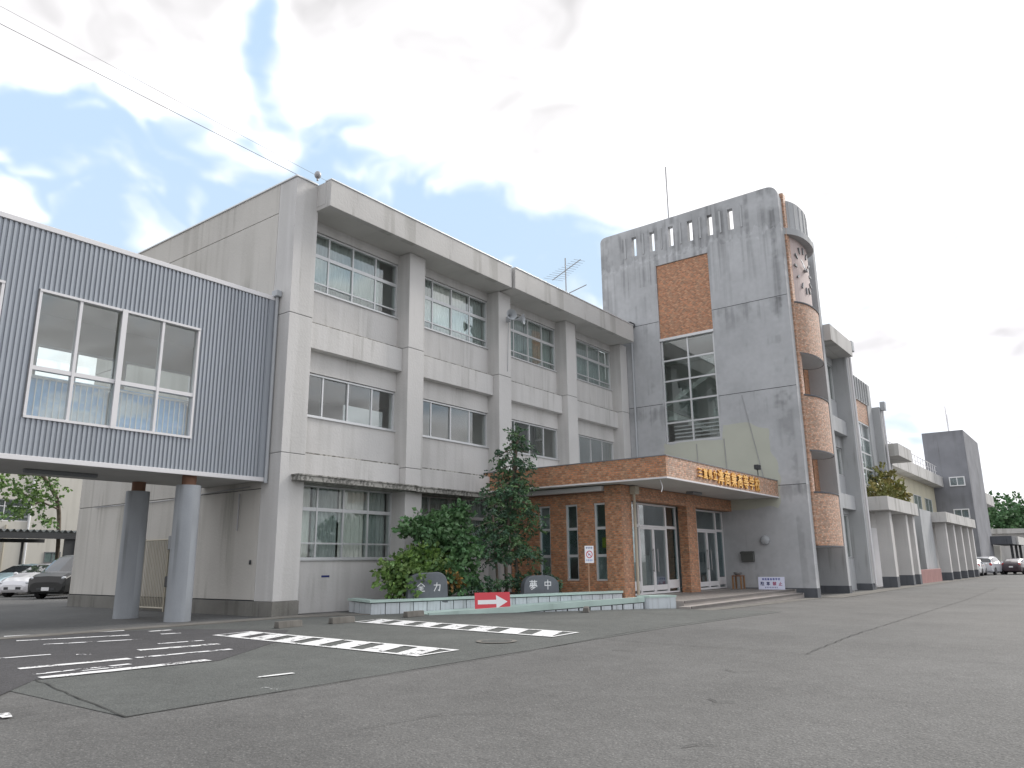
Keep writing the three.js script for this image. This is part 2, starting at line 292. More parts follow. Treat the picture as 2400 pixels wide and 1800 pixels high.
function curtain(parent, x0, x1, y0, y1, z, mat) {
  const n = Math.max(6, Math.round((x1 - x0) / 0.035)), pos = [], ph = rnd() * 9;
  const P = (i, y) => { const x = lerp(x0, x1, i / n); return [x, y, z + Math.sin(x * 38 + ph) * 0.022 + Math.sin(x * 15 + ph) * 0.012]; };
  for (let i = 0; i < n; i++) pos.push(...P(i, y0), ...P(i + 1, y0), ...P(i + 1, y1), ...P(i, y0), ...P(i + 1, y1), ...P(i, y1));
  const g = new THREE.BufferGeometry(); g.setAttribute('position', new THREE.Float32BufferAttribute(pos, 3)); g.computeVertexNormals();
  return part(parent, 'curtain', uvm(g), mat);
}

// ================================================================== GROUND
const gY = (x) => x < 14 ? 0 : x < 31.45 ? -0.19 * (x - 14) / 17.45 : x < 45 ? -0.19 - 0.03 * (x - 31.45) / 13.55 : x < 80 ? -0.22 - 0.16 * (x - 45) / 35 : -0.38;
function sheet(xs, zs, lift, col) {
  const pos = [], uv = [], cl = [], idx = [], nx = xs.length;
  for (const z of zs) for (const x of xs) { pos.push(x, gY(x) + lift, z); uv.push(x, z); if (col) { const c = col(x, z); cl.push(...c); } }
  for (let j = 0; j < zs.length - 1; j++) for (let i = 0; i < nx - 1; i++) { const a = j * nx + i; idx.push(a, a + nx, a + 1, a + 1, a + nx, a + nx + 1); }
  const g = new THREE.BufferGeometry(); g.setAttribute('position', new THREE.Float32BufferAttribute(pos, 3)); g.setAttribute('uv', new THREE.Float32BufferAttribute(uv, 2)); if (col) g.setAttribute('color', new THREE.Float32BufferAttribute(cl, 3));
  g.setIndex(idx); g.computeVertexNormals(); return g;
}
const range = (a, b, s) => { const o = []; for (let x = a; x < b - 1e-6; x += s) o.push(x); o.push(b); return o; };
const xsG = [-900, -400, -200, -100, -60, -40, -25, ...range(-15, 60, 0.75), ...range(62, 130, 4), 160, 220, 300, 500, 900];
const zsG = [-900, -400, -200, -120, -80, -60, -48, ...range(-40, 15, 0.75), 20, 30, 45, 70, 120, 200, 400, 900];
const ground = struct('ground', sheet(xsG, zsG, 0, (x, z) => { const a = fbmFree(x * 0.3 + 300, z * 0.3 + 300, 5, 3), b = fbmFree(x * 0.9 + 50, z * 0.9 + 50, 3, 13); const k = 0.70 + 0.40 * a + 0.22 * b; const w = fbmFree(x * 0.1 + 30, z * 0.1 + 30, 2, 23); return [k * (0.98 + 0.05 * w), k, k * (1.01 - 0.05 * w)]; }), M.asphalt);
const poly = (pts, lift, far = 0) => {             // flat polygon on the ground, fan/ear cut
  const tri = THREE.ShapeUtils.triangulateShape(pts.map((p) => new THREE.Vector2(p[0], p[1])), []), pos = [];
  for (const [a, b, c] of tri) { const up = (pts[b][0] - pts[a][0]) * (pts[c][1] - pts[a][1]) - (pts[c][0] - pts[a][0]) * (pts[b][1] - pts[a][1]) < 0; for (const k of up ? [a, b, c] : [a, c, b]) pos.push(pts[k][0], gY(pts[k][0]) + lift, pts[k][1]); }
  const g = new THREE.BufferGeometry(); g.setAttribute('position', new THREE.Float32BufferAttribute(pos, 3)); g.computeVertexNormals(); return uvm(g);
};
// parking strip in front of the building: older, greener asphalt ending at a seam; dark resurfaced strip at the walkway
struct('parking_asphalt', mg([sheet(range(3.58, 21, 1.2), [-16.6, -14, -11, -9, -7.0], 0.005)]), M.asphaltGreen);
struct('parking_asphalt', (() => { const pts = [[-14, -16.4], [5.9, -17.0], [8.9, -15.6], [9.9, -13.2], [8.3, -11.4], [6.3, -9.9], [4.05, -10.1], [3.3, -9.1], [1.8, -9.5], [-6, -12.2]]; return poly(pts, 0.009); })(), M.asphaltDark);
// cracks and seams as thin ribbons
function ribbon(pts, w, lift, jitter = 0.03, step = 0.35) {
  const out = []; srand(Math.round(pts[0][0] * 100 + pts[0][1] * 977 + 5e5));
  const P = []; for (let k = 0; k < pts.length - 1; k++) { const [a, b] = [pts[k], pts[k + 1]], L = Math.hypot(b[0] - a[0], b[1] - a[1]), n = Math.max(1, Math.round(L / step)); for (let i = k ? 1 : 0; i <= n; i++) P.push([lerp(a[0], b[0], i / n) + rr(-1, 1) * jitter, lerp(a[1], b[1], i / n) + rr(-1, 1) * jitter]); }
  for (let i = 0; i < P.length - 1; i++) { const a = P[i], b = P[i + 1], L = Math.hypot(b[0] - a[0], b[1] - a[1]) || 1, nx = -(b[1] - a[1]) / L, nz = (b[0] - a[0]) / L, w0 = w * rr(0.4, 1.1), w1 = w * rr(0.4, 1.1); const q = [[a[0] - nx * w0, a[1] - nz * w0], [a[0] + nx * w0, a[1] + nz * w0], [b[0] + nx * w1, b[1] + nz * w1], [b[0] - nx * w1, b[1] - nz * w1]]; out.push(poly(q, lift)); }
  return mg(out);
}
const crackLines = [[[[4.08, -10.16], [3.57, -7.0]], 0.02], [[[3.57, -6.99], [8.92, -6.9], [12.9, -7.15], [20.8, -7.2]], 0.016], [[[11.54, -6.9], [11.3, -4.5], [11.21, -3.47], [11.49, -1.2], [11.9, 4]], 0.014], [[[11.21, -3.47], [14.45, -3.62], [25.5, -3.95], [45, -4.4]], 0.016], [[[10.24, -5.95], [10.3, -5.6]], 0.02], [[[9.15, -3.82], [9.0, -3.6], [9.1, -3.45]], 0.018], [[[7.2, -3.18], [7.05, -3.05], [7.12, -2.9]], 0.014], [[[5.25, -2.55], [5.4, -2.5], [5.44, -2.35]], 0.012], [[[2.6, -3.6], [3.2, -3.5], [3.6, -3.05], [3.9, -3.0]], 0.008], [[[1.4, -4.3], [2.2, -4.25], [2.7, -4.0]], 0.008], [[[4.4, -4.9], [5.2, -4.75], [5.7, -4.2]], 0.008]];
for (const [pts, w] of crackLines) { const c = new THREE.Mesh(ribbon(pts, w * 0.55, 0.0125, 0.016, 0.22), M.crack); c.name = 'asphalt_crack'; c.receiveShadow = true; ground.add(c); }
// white markings: hatched walking strips between parking bays, faded lines by the walkway
function hatch(c0, c1, c2, c3, label) {            // corners: far-left, far-right, near-right, near-left
  const L = (a, b, t) => [lerp(a[0], b[0], t), lerp(a[1], b[1], t)], e = 0.11, list = [], q = (s, t) => L(L(c0, c1, s), L(c3, c2, s), t);
  list.push(poly([q(0, 0), q(e, 0), q(e, 1), q(0, 1)], 0.0165), poly([q(1 - e, 0), q(1, 0), q(1, 1), q(1 - e, 1)], 0.0165), poly([q(e, 0), q(1 - e, 0), q(1 - e, 0.012), q(e, 0.012)], 0.0165), poly([q(e, 0.988), q(1 - e, 0.988), q(1 - e, 1), q(e, 1)], 0.0165));
  for (let k = 0; k < 7; k++) { const t = 0.02 + k * 0.14; list.push(poly([q(e, t + 0.045), q(1 - e, t), q(1 - e, Math.min(0.985, t + 0.082)), q(e, Math.min(0.985, t + 0.127))], 0.0165)); }
  const m = new THREE.Mesh(mg(list), M.paint); m.name = 'hatched_marking'; m.userData.label = label; m.receiveShadow = true; ground.add(m);
}
hatch([8.4, -13.5], [9.3, -13.6], [9.0, -7.87], [8.07, -7.85], 'white hatched strip beside the faded lines');
hatch([12.0, -13.7], [12.95, -13.8], [12.34, -7.87], [11.36, -7.8], 'white hatched strip in front of the red arrow sign');
const strokes = [[6.13, -16.85, 8.04, -16.1, 0.13, 0], [5.9, -15.65, 7.57, -14.95, 0.11, 0], [8.2, -15.42, 8.65, -15.38, 0.12, 0], [5.89, -14.5, 7.29, -13.9, 0.09, 1], [8.0, -14.6, 8.35, -14.5, 0.09, 1], [6.32, -12.14, 7.55, -11.92, 0.13, 0], [7.0, -12.83, 7.75, -12.72, 0.08, 1], [4.35, -11.36, 5.7, -11.17, 0.12, 0], [5.8, -11.2, 7.2, -11.0, 0.10, 1], [4.14, -10.6, 5.4, -10.56, 0.07, 1], [4.15, -10.2, 6.22, -10.03, 0.13, 0], [4.7, -10.42, 5.3, -10.36, 0.05, 1], [5.6, -8.03, 6.07, -7.95, 0.05, 0], [5.18, -7.3, 5.28, -7.02, 0.06, 1], [5.49, -12.35, 5.75, -12.26, 0.1, 1], [3.0, -8.05, 2.95, -7.8, 0.06, 0], [4.6, -12.9, 5.3, -12.75, 0.07, 1], [-6, -16.9, 5.2, -16.95, 0.12, 1], [-6, -15.2, 5.0, -15.4, 0.1, 1]];
for (const [x0, z0, x1, z1, w, worn] of strokes) {
  const L = Math.hypot(x1 - x0, z1 - z0), nx = -(z1 - z0) / L * w, nz = (x1 - x0) / L * w, n = Math.max(2, Math.round(L / 0.25)), list = []; srand(Math.round(x0 * 911 + z0 * 77 + 9e4));
  let wa = rr(0.5, 0.9), wb = rr(0.5, 0.9);
  for (let i = 0; i < n; i++) { const t0 = i / n, t1 = (i + 1) / n, wc = rr(0.6, 1), wd = rr(0.6, 1), P = (t, s) => [lerp(x0, x1, t) + nx * s, lerp(z0, z1, t) + nz * s]; list.push(poly([P(t0, -wa), P(t0, wb), P(t1, wd), P(t1, -wc)], 0.0165)); wa = wc; wb = wd; }
  const m = new THREE.Mesh(mg(list), worn ? M.paintWorn : M.paintLine); m.name = 'line_marking'; m.receiveShadow = true; ground.add(m);
}
{ // concrete apron along the building and the shallow gutter by the porch
  struct('pavement', [prism([[-20, -16.7], [14.0, -16.7], [14.0, -15.32], [12.2, -16.15], [-20, -16.5]], -0.2, 0.022)], M.kerb);
  struct('gutter', [sheet(range(20.6, 31.0, 2), [-9.35, -8.75], 0.008)], M.kerb);
  struct('pavement', [sheet(range(31.6, 78, 4), [-9.0, -8.2], 0.012)], M.kerb);
}

// ================================================================== MAIN SCHOOL BUILDING
const ZP = -16.88, ZS = -17.42, ZB = -17.15, ZW = -17.52, ZI = -17.72;
const piers = [[12.11, 12.9], [16.72, 17.45], [21.45, 22.2], [26.1, 26.85], [30.78, 31.42]];
const school = thing('school_building', 'long three storey beige concrete school building with recessed window bays', 'building', [12.11, 0, ZP]);
{
  // gable end wall in panels with open joints
  const zb = -28.3, x0 = 12.11, jr = [[0.40, 3.27], [3.288, 8.095], [8.115, 11.27], [11.288, 12.2]];
  part(school, 'end_wall_core', bx(x0 + 0.03, x0 + 0.3, -0.4, 12.15, zb + 0.03, ZP - 0.82), M.joint);
  for (const [a, b] of jr) part(school, 'end_wall_panel', bx(x0, x0 + 0.06, a, b, zb, ZP - 0.8, 0.008), M.endwall);
  part(school, 'plinth', [bx(x0 - 0.02, x0 + 0.25, -0.4, 0.37, zb - 0.02, ZP - 0.8, 0.01), bx(x0 - 0.02, 12.92, -0.4, 0.37, ZP - 0.79, ZP + 0.02, 0.01)], M.plinth);
  part(school, 'back_wall', bx(x0 + 0.06, 31.4, -0.4, 12.2, zb, zb + 0.25), M.endwall);
  part(school, 'coping', [bx(x0 - 0.04, x0 + 0.36, 12.2, 12.25, zb - 0.03, ZP + 0.03, 0.01), bx(x0 + 0.36, 12.84, 12.2, 12.25, ZP - 0.3, ZP + 0.03, 0.01)], M.coping);
  part(school, 'roof', [bx(x0 + 0.31, 31.4, 11.5, 11.72, zb + 0.26, -17.73), bx(13.05, 30.9, 11.505, 11.71, -17.729, -16.5)], M.soffit);
  // piers with floor joints
  piers.forEach(([a, b], i) => {
    const top = i === 0 ? 12.2 : 11.38, zt = i === 0 ? ZP - 0.79 : ZI;
    part(school, 'pier_core', bx(a + 0.02, b - 0.02, -0.4, top, zt + 0.01, ZP - 0.015), M.joint);
    for (const [y0, y1] of [[i === 0 ? 0.375 : -0.4, 4.19], [4.203, 8.095], [8.11, top - 0.002]]) part(school, 'pier', bx(a, b, y0, y1, zt, ZP, 0.012), M.wall);
  });
  // bays
  const C = M.curtain, G = M.curtainGrey;
  const curt = [ // [top floor, middle, ground] lists of [from, to, material] as fractions of the bay
    [[[0, 0.86, G]], [], [[0.0, 0.24, C], [0.24, 0.5, G], [0.5, 0.76, C], [0.76, 1, G]]],
    [[[0.0, 0.3, G], [0.3, 0.78, C], [0.78, 1, G]], [[0.0, 0.06, G]], [[0, 1, G]]],
    [[[0, 0.5, G], [0.5, 1, G]], [], [[0, 1, G]]],
    [[[0, 1, G]], [], [[0, 1, G]]]];
  for (let i = 0; i < 4; i++) {
    const a = piers[i][1], b = piers[i + 1][0], w = b - a, q = [1, 2, 3].map((k) => a + w * k / 4);
    part(school, 'spandrel', bx(a, b, -0.4, 1.40, ZI, ZS), M.wall);
    part(school, 'spandrel', bx(a, b, 4.28, 5.38, ZI, ZS), M.wall);
    part(school, 'lintel', bx(a, b, 6.69, 7.33, ZI, ZS), M.wall);
    part(school, 'spandrel', bx(a, b, 8.08, 9.16, ZI, ZS), M.wall);
    part(school, 'lintel', bx(a, b, 11.07, 11.5, ZI, ZS), M.wall);
    part(school, 'band', bx(a + 0.002, b - 0.002, 7.33, 8.08, ZI, ZB, 0.012), M.wall);
    part(school, 'band', bx(a + 0.002, b - 0.002, 3.50, 4.28, ZI, ZB, 0.012), M.wall);
    for (const y of [8.08, 4.28]) part(school, 'shadow_line_strip', bx(a + 0.004, b - 0.004, y - 0.002, y + 0.05, ZS - 0.01, ZB - 0.06), M.canopySlab);  // dark dirty strip standing in for the shadow line above each band
    part(school, 'sill', bx(a, b, 9.15, 9.19, ZW, ZS + 0.05), M.alu);
    part(school, 'sill', bx(a, b, 5.37, 5.41, ZW, ZS + 0.05), M.alu);
    part(school, 'sill', bx(a, b, 1.39, 1.43, ZW, ZS + 0.05), M.alu);
    windowUnit(school, 'z', a, b, 9.19, 11.05, ZW, q, [[10.33, 0.11], [9.47, 0.045]], { open: i === 0 ? (k, j) => k === 3 && j === 9 : null });
    windowUnit(school, 'z', a, b, 5.41, 6.67, ZW, q, [], {});
    windowUnit(school, 'z', a, b, 1.43, 3.46, ZW, q, [[2.80, 0.1], [1.86, 0.045]], { glass: M.glassPlain });
    const ys = [[9.2, 11.05], [5.42, 6.66], [1.45, 3.45]];
    curt[i].forEach((l, f) => l.forEach(([s, t, m]) => curtain(school, a + w * s + 0.03, a + w * t - 0.03, ys[f][0] + 0.02, ys[f][1], ZW - 0.2, m)));
  }
  part(school, 'wall_label', bx(14.06, 14.34, 0.93, 0.985, ZS, ZS + 0.006), std({ color: new THREE.Color().setRGB(0.03, 0.04, 0.16), roughness: 0.5 }), 'small dark blue label on the wall');
  part(school, 'vent_pipe', bx(12.06, 12.112, 1.3, 1.42, -17.94, -17.88, 0.02), M.dark);
  part(school, 'notice_board', bx(15.0, 16.62, 5.45, 6.06, ZW - 0.42, ZW - 0.38), M.white, 'white board standing inside the window');
  // eaves of the ground floor windows
  part(school, 'eave', [bx(12.48, 16.9, 3.455, 3.60, ZI, -16.58, 0.015), bx(12.46, 16.92, 3.60, 3.635, ZI, -16.55)], M.canopySlab, 'blackened concrete eave slab');
  part(school, 'eave', [bx(16.93, 21.1, 3.44, 3.585, ZI, -16.58, 0.015), bx(16.93, 21.12, 3.585, 3.62, ZI, -16.55)], M.canopySlab, 'blackened concrete eave slab');
  // roof parapets, two lengths with an expansion gap
  for (const [a, b, zf] of [[12.84, 21.5, -16.27], [21.62, 30.95, -16.2]]) {
    part(school, 'parapet', bx(a, b, 11.38, 12.2, zf - 0.22, zf, 0.015), M.parapet);
    part(school, 'parapet_soffit', bx(a + 0.004, b - 0.004, 11.385, 11.5, ZI, zf - 0.221), M.soffit);
    for (const [c, d] of [[a, a + 0.2], [b - 0.2, b]]) part(school, 'parapet_end', bx(c, d, 11.505, 12.198, c === 12.84 ? ZP + 0.002 : ZI, zf - 0.222), M.parapet);
    part(school, 'coping', bx(a - 0.01, b + 0.01, 12.2, 12.245, zf - 0.26, zf + 0.025, 0.01), M.coping);
  }
  // floors, ceilings and partitions inside
  for (const y of [0.25, 3.98, 7.72]) part(school, 'floor_slab', bx(12.42, 31.4, y, y + 0.12, -28.0, ZI - 0.01), M.inner);
  part(school, 'corridor_wall', bx(12.42, 31.4, 0.4, 11.45, -24.6, -24.5), M.inner);
  for (const x of [21.83, 26.5]) part(school, 'partition', bx(x - 0.06, x + 0.06, 0.4, 11.45, -24.49, ZI - 0.02), M.inner);
}
// loudspeaker horns on the second pier
{
  const s = thing('horn_loudspeaker', 'pair of grey horn loudspeakers fixed high on a building pier', 'loudspeaker', [21.95, 10.35, -16.85]);
  const horn = (dx, turn) => { const pts = [[0.03, 0], [0.05, 0.1], [0.09, 0.2], [0.2, 0.32], [0.21, 0.33]].map((p) => new THREE.Vector2(...p)); let g = new THREE.LatheGeometry(pts, 20); g.rotateX(Math.PI / 2); g.rotateY(turn); g.translate(21.95 + dx, 10.35, -16.62); return tidy(g); };
  part(s, 'horn', horn(-0.24, -0.5), M.greyPipe); part(s, 'horn', horn(0.22, 0.35), M.greyPipe);
  part(s, 'bracket', [bx(21.9, 22.0, 10.25, 10.45, -16.885, -16.7), rod([21.7, 10.35, -16.68], [22.2, 10.35, -16.68], 0.02), rod([21.95, 10.25, -16.8], [21.95, 8.3, -16.86], 0.012)], M.greyPipe);
}
// television aerial on the roof
{
  const s = thing('television_aerial', 'thin television aerial on a mast above the roof edge', 'antenna', [29.5, 11.72, -19]);
  part(s, 'mast', rod([29.5, 11.72, -19], [29.5, 15.9, -19], 0.03), M.steel);
  const d = [-0.48, 0, 0.88], B = [29.5, 15.25, -19], E = (t, y = 0) => [B[0] + d[0] * t, B[1] + y, B[2] + d[2] * t];
  const el = []; for (let k = 0; k < 11; k++) { const t = -1.3 + k * 0.27, L = 0.55 - k * 0.025, c = E(t); el.push(rod([c[0] - d[2] * L, c[1], c[2] + d[0] * L], [c[0] + d[2] * L, c[1], c[2] - d[0] * L], 0.008, 5)); }
  part(s, 'boom', rod(E(-1.4), E(1.5), 0.022, 6), M.steel); part(s, 'element', el, M.steel);
  part(s, 'lower_boom', rod([29.5, 14.0, -19], [29.1, 14.05, -17.6], 0.025, 6), M.steel);
  part(s, 'dish', tidy(new THREE.TorusGeometry(0.17, 0.03, 6, 16).translate(29.2, 13.75, -18.9)), M.steel);
}
// roof-top wires to a pole outside the picture
{
  const end = [[-19.7, 16.0, -20.8], [-18.8, 16.25, -20.0]];
  [[12.5, 12.28, -16.95], [12.95, 12.3, -16.6]].forEach((p, i) => single('overhead_wire', tube([p, [lerp(p[0], end[i][0], 0.5), lerp(p[1], end[i][1], 0.5) - 0.05, lerp(p[2], end[i][2], 0.5)], end[i]], i ? 0.005 : 0.009, 30, 5), M.steel, i ? 'thinner overhead wire leading to the roof corner' : 'thicker overhead wire leading to the roof corner', 'wire'));
  const pl = thing('utility_pole', 'grey concrete utility pole holding the overhead wires', 'pole', [-19.4, 0, -20.6]);
  part(pl, 'pole', cyl(-19.4, -20.6, -0.1, 17, 0.19, 0.12), M.soffit); part(pl, 'crossarm', bx(-20.1, -18.7, 15.95, 16.05, -20.7, -20.3), M.steel);
  const li = thing('roof_lamp', 'small grey floodlight on the roof corner between two parapets', 'lamp', [12.66, 12.24, -16.7]);
  part(li, 'housing', tidy(new THREE.SphereGeometry(0.1, 14, 10).scale(1, 1.2, 1).translate(12.68, 12.42, -16.7)), M.steel); part(li, 'stem', rod([12.68, 12.24, -16.7], [12.68, 12.36, -16.7], 0.03), M.steel);
}

// ================================================================== CLOCK TOWER
const XT = 31.45, TF = -9.07, TBK = -18.1;
const tower = thing('clock_tower', 'tall grey concrete tower with slotted top, tile panel and curved balconies', 'tower', [XT, -0.2, TF]);
{
  const shp = new THREE.Shape();
  shp.moveTo(TBK, -0.5); shp.lineTo(TF, -0.5); shp.lineTo(TF, 16.85); shp.quadraticCurveTo(TF, 17.42, TF - 0.55, 17.42); shp.lineTo(TBK + 0.35, 17.34); shp.quadraticCurveTo(TBK, 17.34, TBK, 17.05); shp.closePath();
  const rect = (a, b, c, d) => { const h = new THREE.Path(); h.moveTo(a, c); h.lineTo(b, c); h.lineTo(b, d); h.lineTo(a, d); h.closePath(); return h; };
  shp.holes.push(rect(-15.1, -12.47, 6.45, 15.1));
  const slots = []; for (let k = 0; k < 6; k++) slots.push(-16.2 + k * 0.987);
  for (const z of slots) shp.holes.push(rect(z - 0.125, z + 0.125, 15.9, 16.92));
  // stain map of this wall: dark biological growth under the slots, joint dirt, runs, and the cream paint patch low down
  const W = 1024, H = 2048, w = TF - TBK, h = 17.92, y0 = -0.5;
  const map = dataTex(W, 1, (u, v) => {
    const z = TBK + u * w, y = y0 + v * h;
    const m = fbm(u, v, 7, 14, 5, 2001), f = fbm(u, v, 60, 120, 3, 2050), st = fbm(u, v, 70, 3, 4, 2090), st2 = fbm(u, v, 22, 2, 3, 2130), bl = fbm(u, v, 14, 28, 4, 2160);
    let k = 0.95 + (m - 0.5) * 0.34 + (f - 0.5) * 0.12;
    const edge = 15.55 + (fbm(u, v, 40, 10, 3, 2200) - 0.5) * 0.9;                     // ragged lower limit of the growth
    const run = smooth(0.40, 0.72, st) * (y < edge ? smooth(edge - 3.2 - 2.5 * st2, edge - 0.2, y) : 1);
    k -= 0.30 * run * smooth(0.3, 0.6, bl + (y > 14.2 && y < 15.7 ? 0.25 : 0));
    if (y > edge) k -= 0.07 + 0.2 * (bl - 0.4);
    const wash = Math.abs(y - 15.45 - (fbm(u, v, 30, 6, 3, 2270) - 0.5) * 0.7); k += 0.16 * (1 - smooth(0.05, 0.28, wash)) * smooth(0.45, 0.6, f * 0.5 + st * 0.5);
    for (const jy of [12.3, 8.32, 4.24]) { const d = jy - y + (m - 0.5) * 0.2; if (d > 0 && d < 1.5) k -= 0.30 * (1 - d / 1.5) * smooth(0.45, 0.66, bl * 0.6 + st * 0.4); }
    k -= 0.16 * smooth(0.58, 0.72, st2) * smooth(0.45, 0.6, bl);
    let c = [0.475 * k, 0.485 * k, 0.50 * k];
    const px = z + (fbm(u, v, 8, 16, 4, 2300) - 0.5) * 0.9, py = y + (fbm(u, v, 8, 16, 4, 2340) - 0.5) * 0.7;      // painted-over patch
    if (py > 3.4 && py < (px > -12.4 ? 7.2 - (px + 12.4) * 0.25 : 6.5) && px > -15.2 && px < -10.25) c = [0.50 * (0.95 + (m - 0.5) * 0.2), 0.51 * (0.95 + (m - 0.5) * 0.2), 0.44 * (0.95 + (m - 0.5) * 0.2)];
    return c.map(s2);
  }, true, H, 1);
  map.repeat.set(1, 1); map.wrapS = map.wrapT = THREE.ClampToEdgeWrapping;
  const mat = std({ map, roughness: 0.88 });
  part(tower, 'side_wall', slabX(shp, XT, XT + 0.28, 10, [TBK, y0, w, h]), mat);
  for (let k = 0; k < 7; k++) { const z = -16.69 + k * 0.987; part(tower, 'rib', bx(XT - 0.035, XT - 0.001, 15.88, 16.95, z - 0.045, z + 0.045, 0.01), M.tower); }
  for (const [y, a, b] of [[12.3, TBK + 0.02, -15.11], [12.3, -12.46, TF - 0.01], [8.32, TBK + 0.02, -15.13], [8.32, -12.44, TF - 0.01], [4.24, -10.2, TF - 0.01]]) part(tower, 'wall_joint', bx(XT - 0.004, XT - 0.0005, y - 0.012, y + 0.012, a, b), M.joint);
  part(tower, 'plinth', bx(XT - 0.02, XT + 0.42, -0.5, 0.17, TF - 2.9, TF + 0.02, 0.01), M.darkPlinth);
  part(tower, 'fin', bx(XT + 0.281, XT + 0.45, -0.5, 16.9, -10.2, TF, 0.02), M.tower);
  // tile panel and stair window in the opening
  part(tower, 'tile_panel', bx(XT + 0.06, XT + 0.2, 11.38, 15.09, -15.09, -12.48), M.tile, 'orange brown tile panel');
  windowUnit(tower, 'x', -15.09, -12.48, 6.46, 11.36, XT + 0.12, [-13.78], [10.34, 9.36, 8.38, 7.4], { fw: 0.07, mw: 0.075, mat: M.alu, flat: true, label: 'tall stair window of ten panes' });
  part(tower, 'window_head', bx(XT - 0.03, XT + 0.2, 11.3, 11.42, -15.12, -12.45), M.alu);
  // stairs and landings inside
  const stair = (z0, y0_, z1, y1_) => { const g = new THREE.BoxGeometry(1.3, 0.22, Math.hypot(z1 - z0, y1_ - y0_)); g.rotateX(-Math.atan2(y1_ - y0_, z1 - z0)); g.translate(33.6, (y0_ + y1_) / 2, (z0 + z1) / 2); return uvm(g); };
  part(tower, 'stair_flight', stair(-15.8, 8.5, -12.2, 10.4), M.inner); part(tower, 'stair_flight', stair(-12.2, 6.4, -15.8, 8.3), M.inner);
  for (const y of [3.9, 7.55, 11.25]) part(tower, 'landing', bx(XT + 0.3, 36.2, y, y + 0.2, TBK + 0.3, y > 7 && y < 8 ? -14.6 : -10.6), M.inner);
  for (let k = 0; k < 5; k++) part(tower, 'stair_rail', bx(32.2, 32.25, 6.62 + k * 0.17, 6.68 + k * 0.17, -15.0, -12.5), M.aluWhite);
  part(tower, 'inner_wall', bx(35.6, 35.7, -0.3, 15, TBK + 0.3, -10.6), M.inner);
  part(tower, 'back_wall', bx(XT + 0.281, 36.22, -0.5, 15.4, TBK, TBK + 0.25), M.tower);
  part(tower, 'roof', bx(XT + 0.281, 36.22, 14.9, 15.1, TBK + 0.251, -10.3), M.soffit);
  const shB = new THREE.Shape(); shB.moveTo(TBK, -0.5); shB.lineTo(TF, -0.5); shB.lineTo(TF, 16.4); shB.lineTo(TBK, 16.4); shB.closePath();
  part(tower, 'side_wall', slabX(shB, 36.23, 36.6), M.tower);
  part(tower, 'plinth', bx(36.2, 36.63, -0.5, 0.12, TF - 1.2, TF + 0.02, 0.01), M.darkPlinth);
  // recessed front between the fins: glazing, tile pier
  part(tower, 'recess_wall', bx(XT + 0.46, 36.22, -0.5, 2.0, -10.7, -10.5), M.tower);
  windowUnit(tower, 'z', XT + 0.46, 35.5, 2.0, 12.0, -10.6, [33.2], [4.0, 5.7, 7.9, 9.8], { mat: M.aluDark, glass: M.glassTint });
  part(tower, 'tile_pier', bx(35.5, 36.22, 2.0, 12.0, -10.7, -9.85), M.tile);
  part(tower, 'recess_wall', bx(XT + 0.46, 36.22, 12.0, 15.4, -10.7, -9.3), M.tower);
  part(tower, 'tile_fin', bx(XT + 0.46, XT + 0.85, 1.8, 17.2, -10.2, -8.98, 0.05), M.tileLit, 'narrow tile clad fin');
  // curved balconies clad in tile
  const oval = (a, b, cx = 33.6, cz = -9.3) => { const p = []; for (let k = 0; k < 40; k++) { const t = k / 40 * Math.PI * 2; p.push([cx + a * Math.sign(Math.cos(t)) * Math.abs(Math.cos(t)) ** 0.9, cz + b * Math.sin(t)]); } return p; };
  const drum = (ya, yb, a, b, mat) => { // wall with arc-length texture
    const pts = oval(a, b), pos = [], uv = []; let s = 0;
    for (let i = 0; i < pts.length; i++) { const A = pts[i], B = pts[(i + 1) % pts.length], L = Math.hypot(B[0] - A[0], B[1] - A[1]); pos.push(A[0], ya, A[1], A[0], yb, A[1], B[0], yb, B[1], A[0], ya, A[1], B[0], yb, B[1], B[0], ya, B[1]); uv.push(s, ya, s, yb, s + L, yb, s, ya, s + L, yb, s + L, ya); s += L; }
    const g = new THREE.BufferGeometry(); g.setAttribute('position', new THREE.Float32BufferAttribute(pos, 3)); g.setAttribute('uv', new THREE.Float32BufferAttribute(uv, 2)); g.computeVertexNormals(); return g;
  };
  for (const [a, b] of [[9.78, 12.05], [5.62, 7.95], [1.75, 3.9]]) {
    const bal = part(tower, 'balcony', drum(a + 0.05, b, 1.72, 0.72), M.tileLit, 'curved balcony front clad in small tiles');
    part(bal, 'cap', prism(oval(1.75, 0.75), b, b + 0.06), M.darkPlinth);
    part(bal, 'rim', drum(a, a + 0.05, 1.73, 0.73), M.darkPlinth);
    part(bal, 'soffit', prism(oval(1.70, 0.70), a + 0.01, a + 0.03), M.white);
  }
  // clock: curved pinkish panel with dial marks and hands, hood above
  M.clockPanel = std({ map: wallTex([0.52, 0.43, 0.41], 0.12, 0.15, 0.04, 2401, 3, 512), roughness: 0.7 });
  const panel = part(tower, 'clock_panel', prism(oval(1.55, 0.42, 33.6, -9.25), 12.12, 15.2), M.clockPanel, 'pale pink curved clock panel');
  const zAt = (x) => -9.25 + 0.42 * Math.sqrt(Math.max(0, 1 - (Math.abs((x - 33.6) / 1.55)) ** 2.2)) + 0.03, cx = 33.5, cy = 13.9;
  for (let k = 0; k < 12; k++) { const t = k * 30 * DEG, q = new THREE.BoxGeometry(0.09, 0.3, 0.05); q.rotateZ(-t); const x = cx + Math.sin(t) * 0.95; q.translate(x, cy + Math.cos(t) * 0.95, zAt(x)); part(panel, 'dial_mark', uvm(q), M.aluDark); }
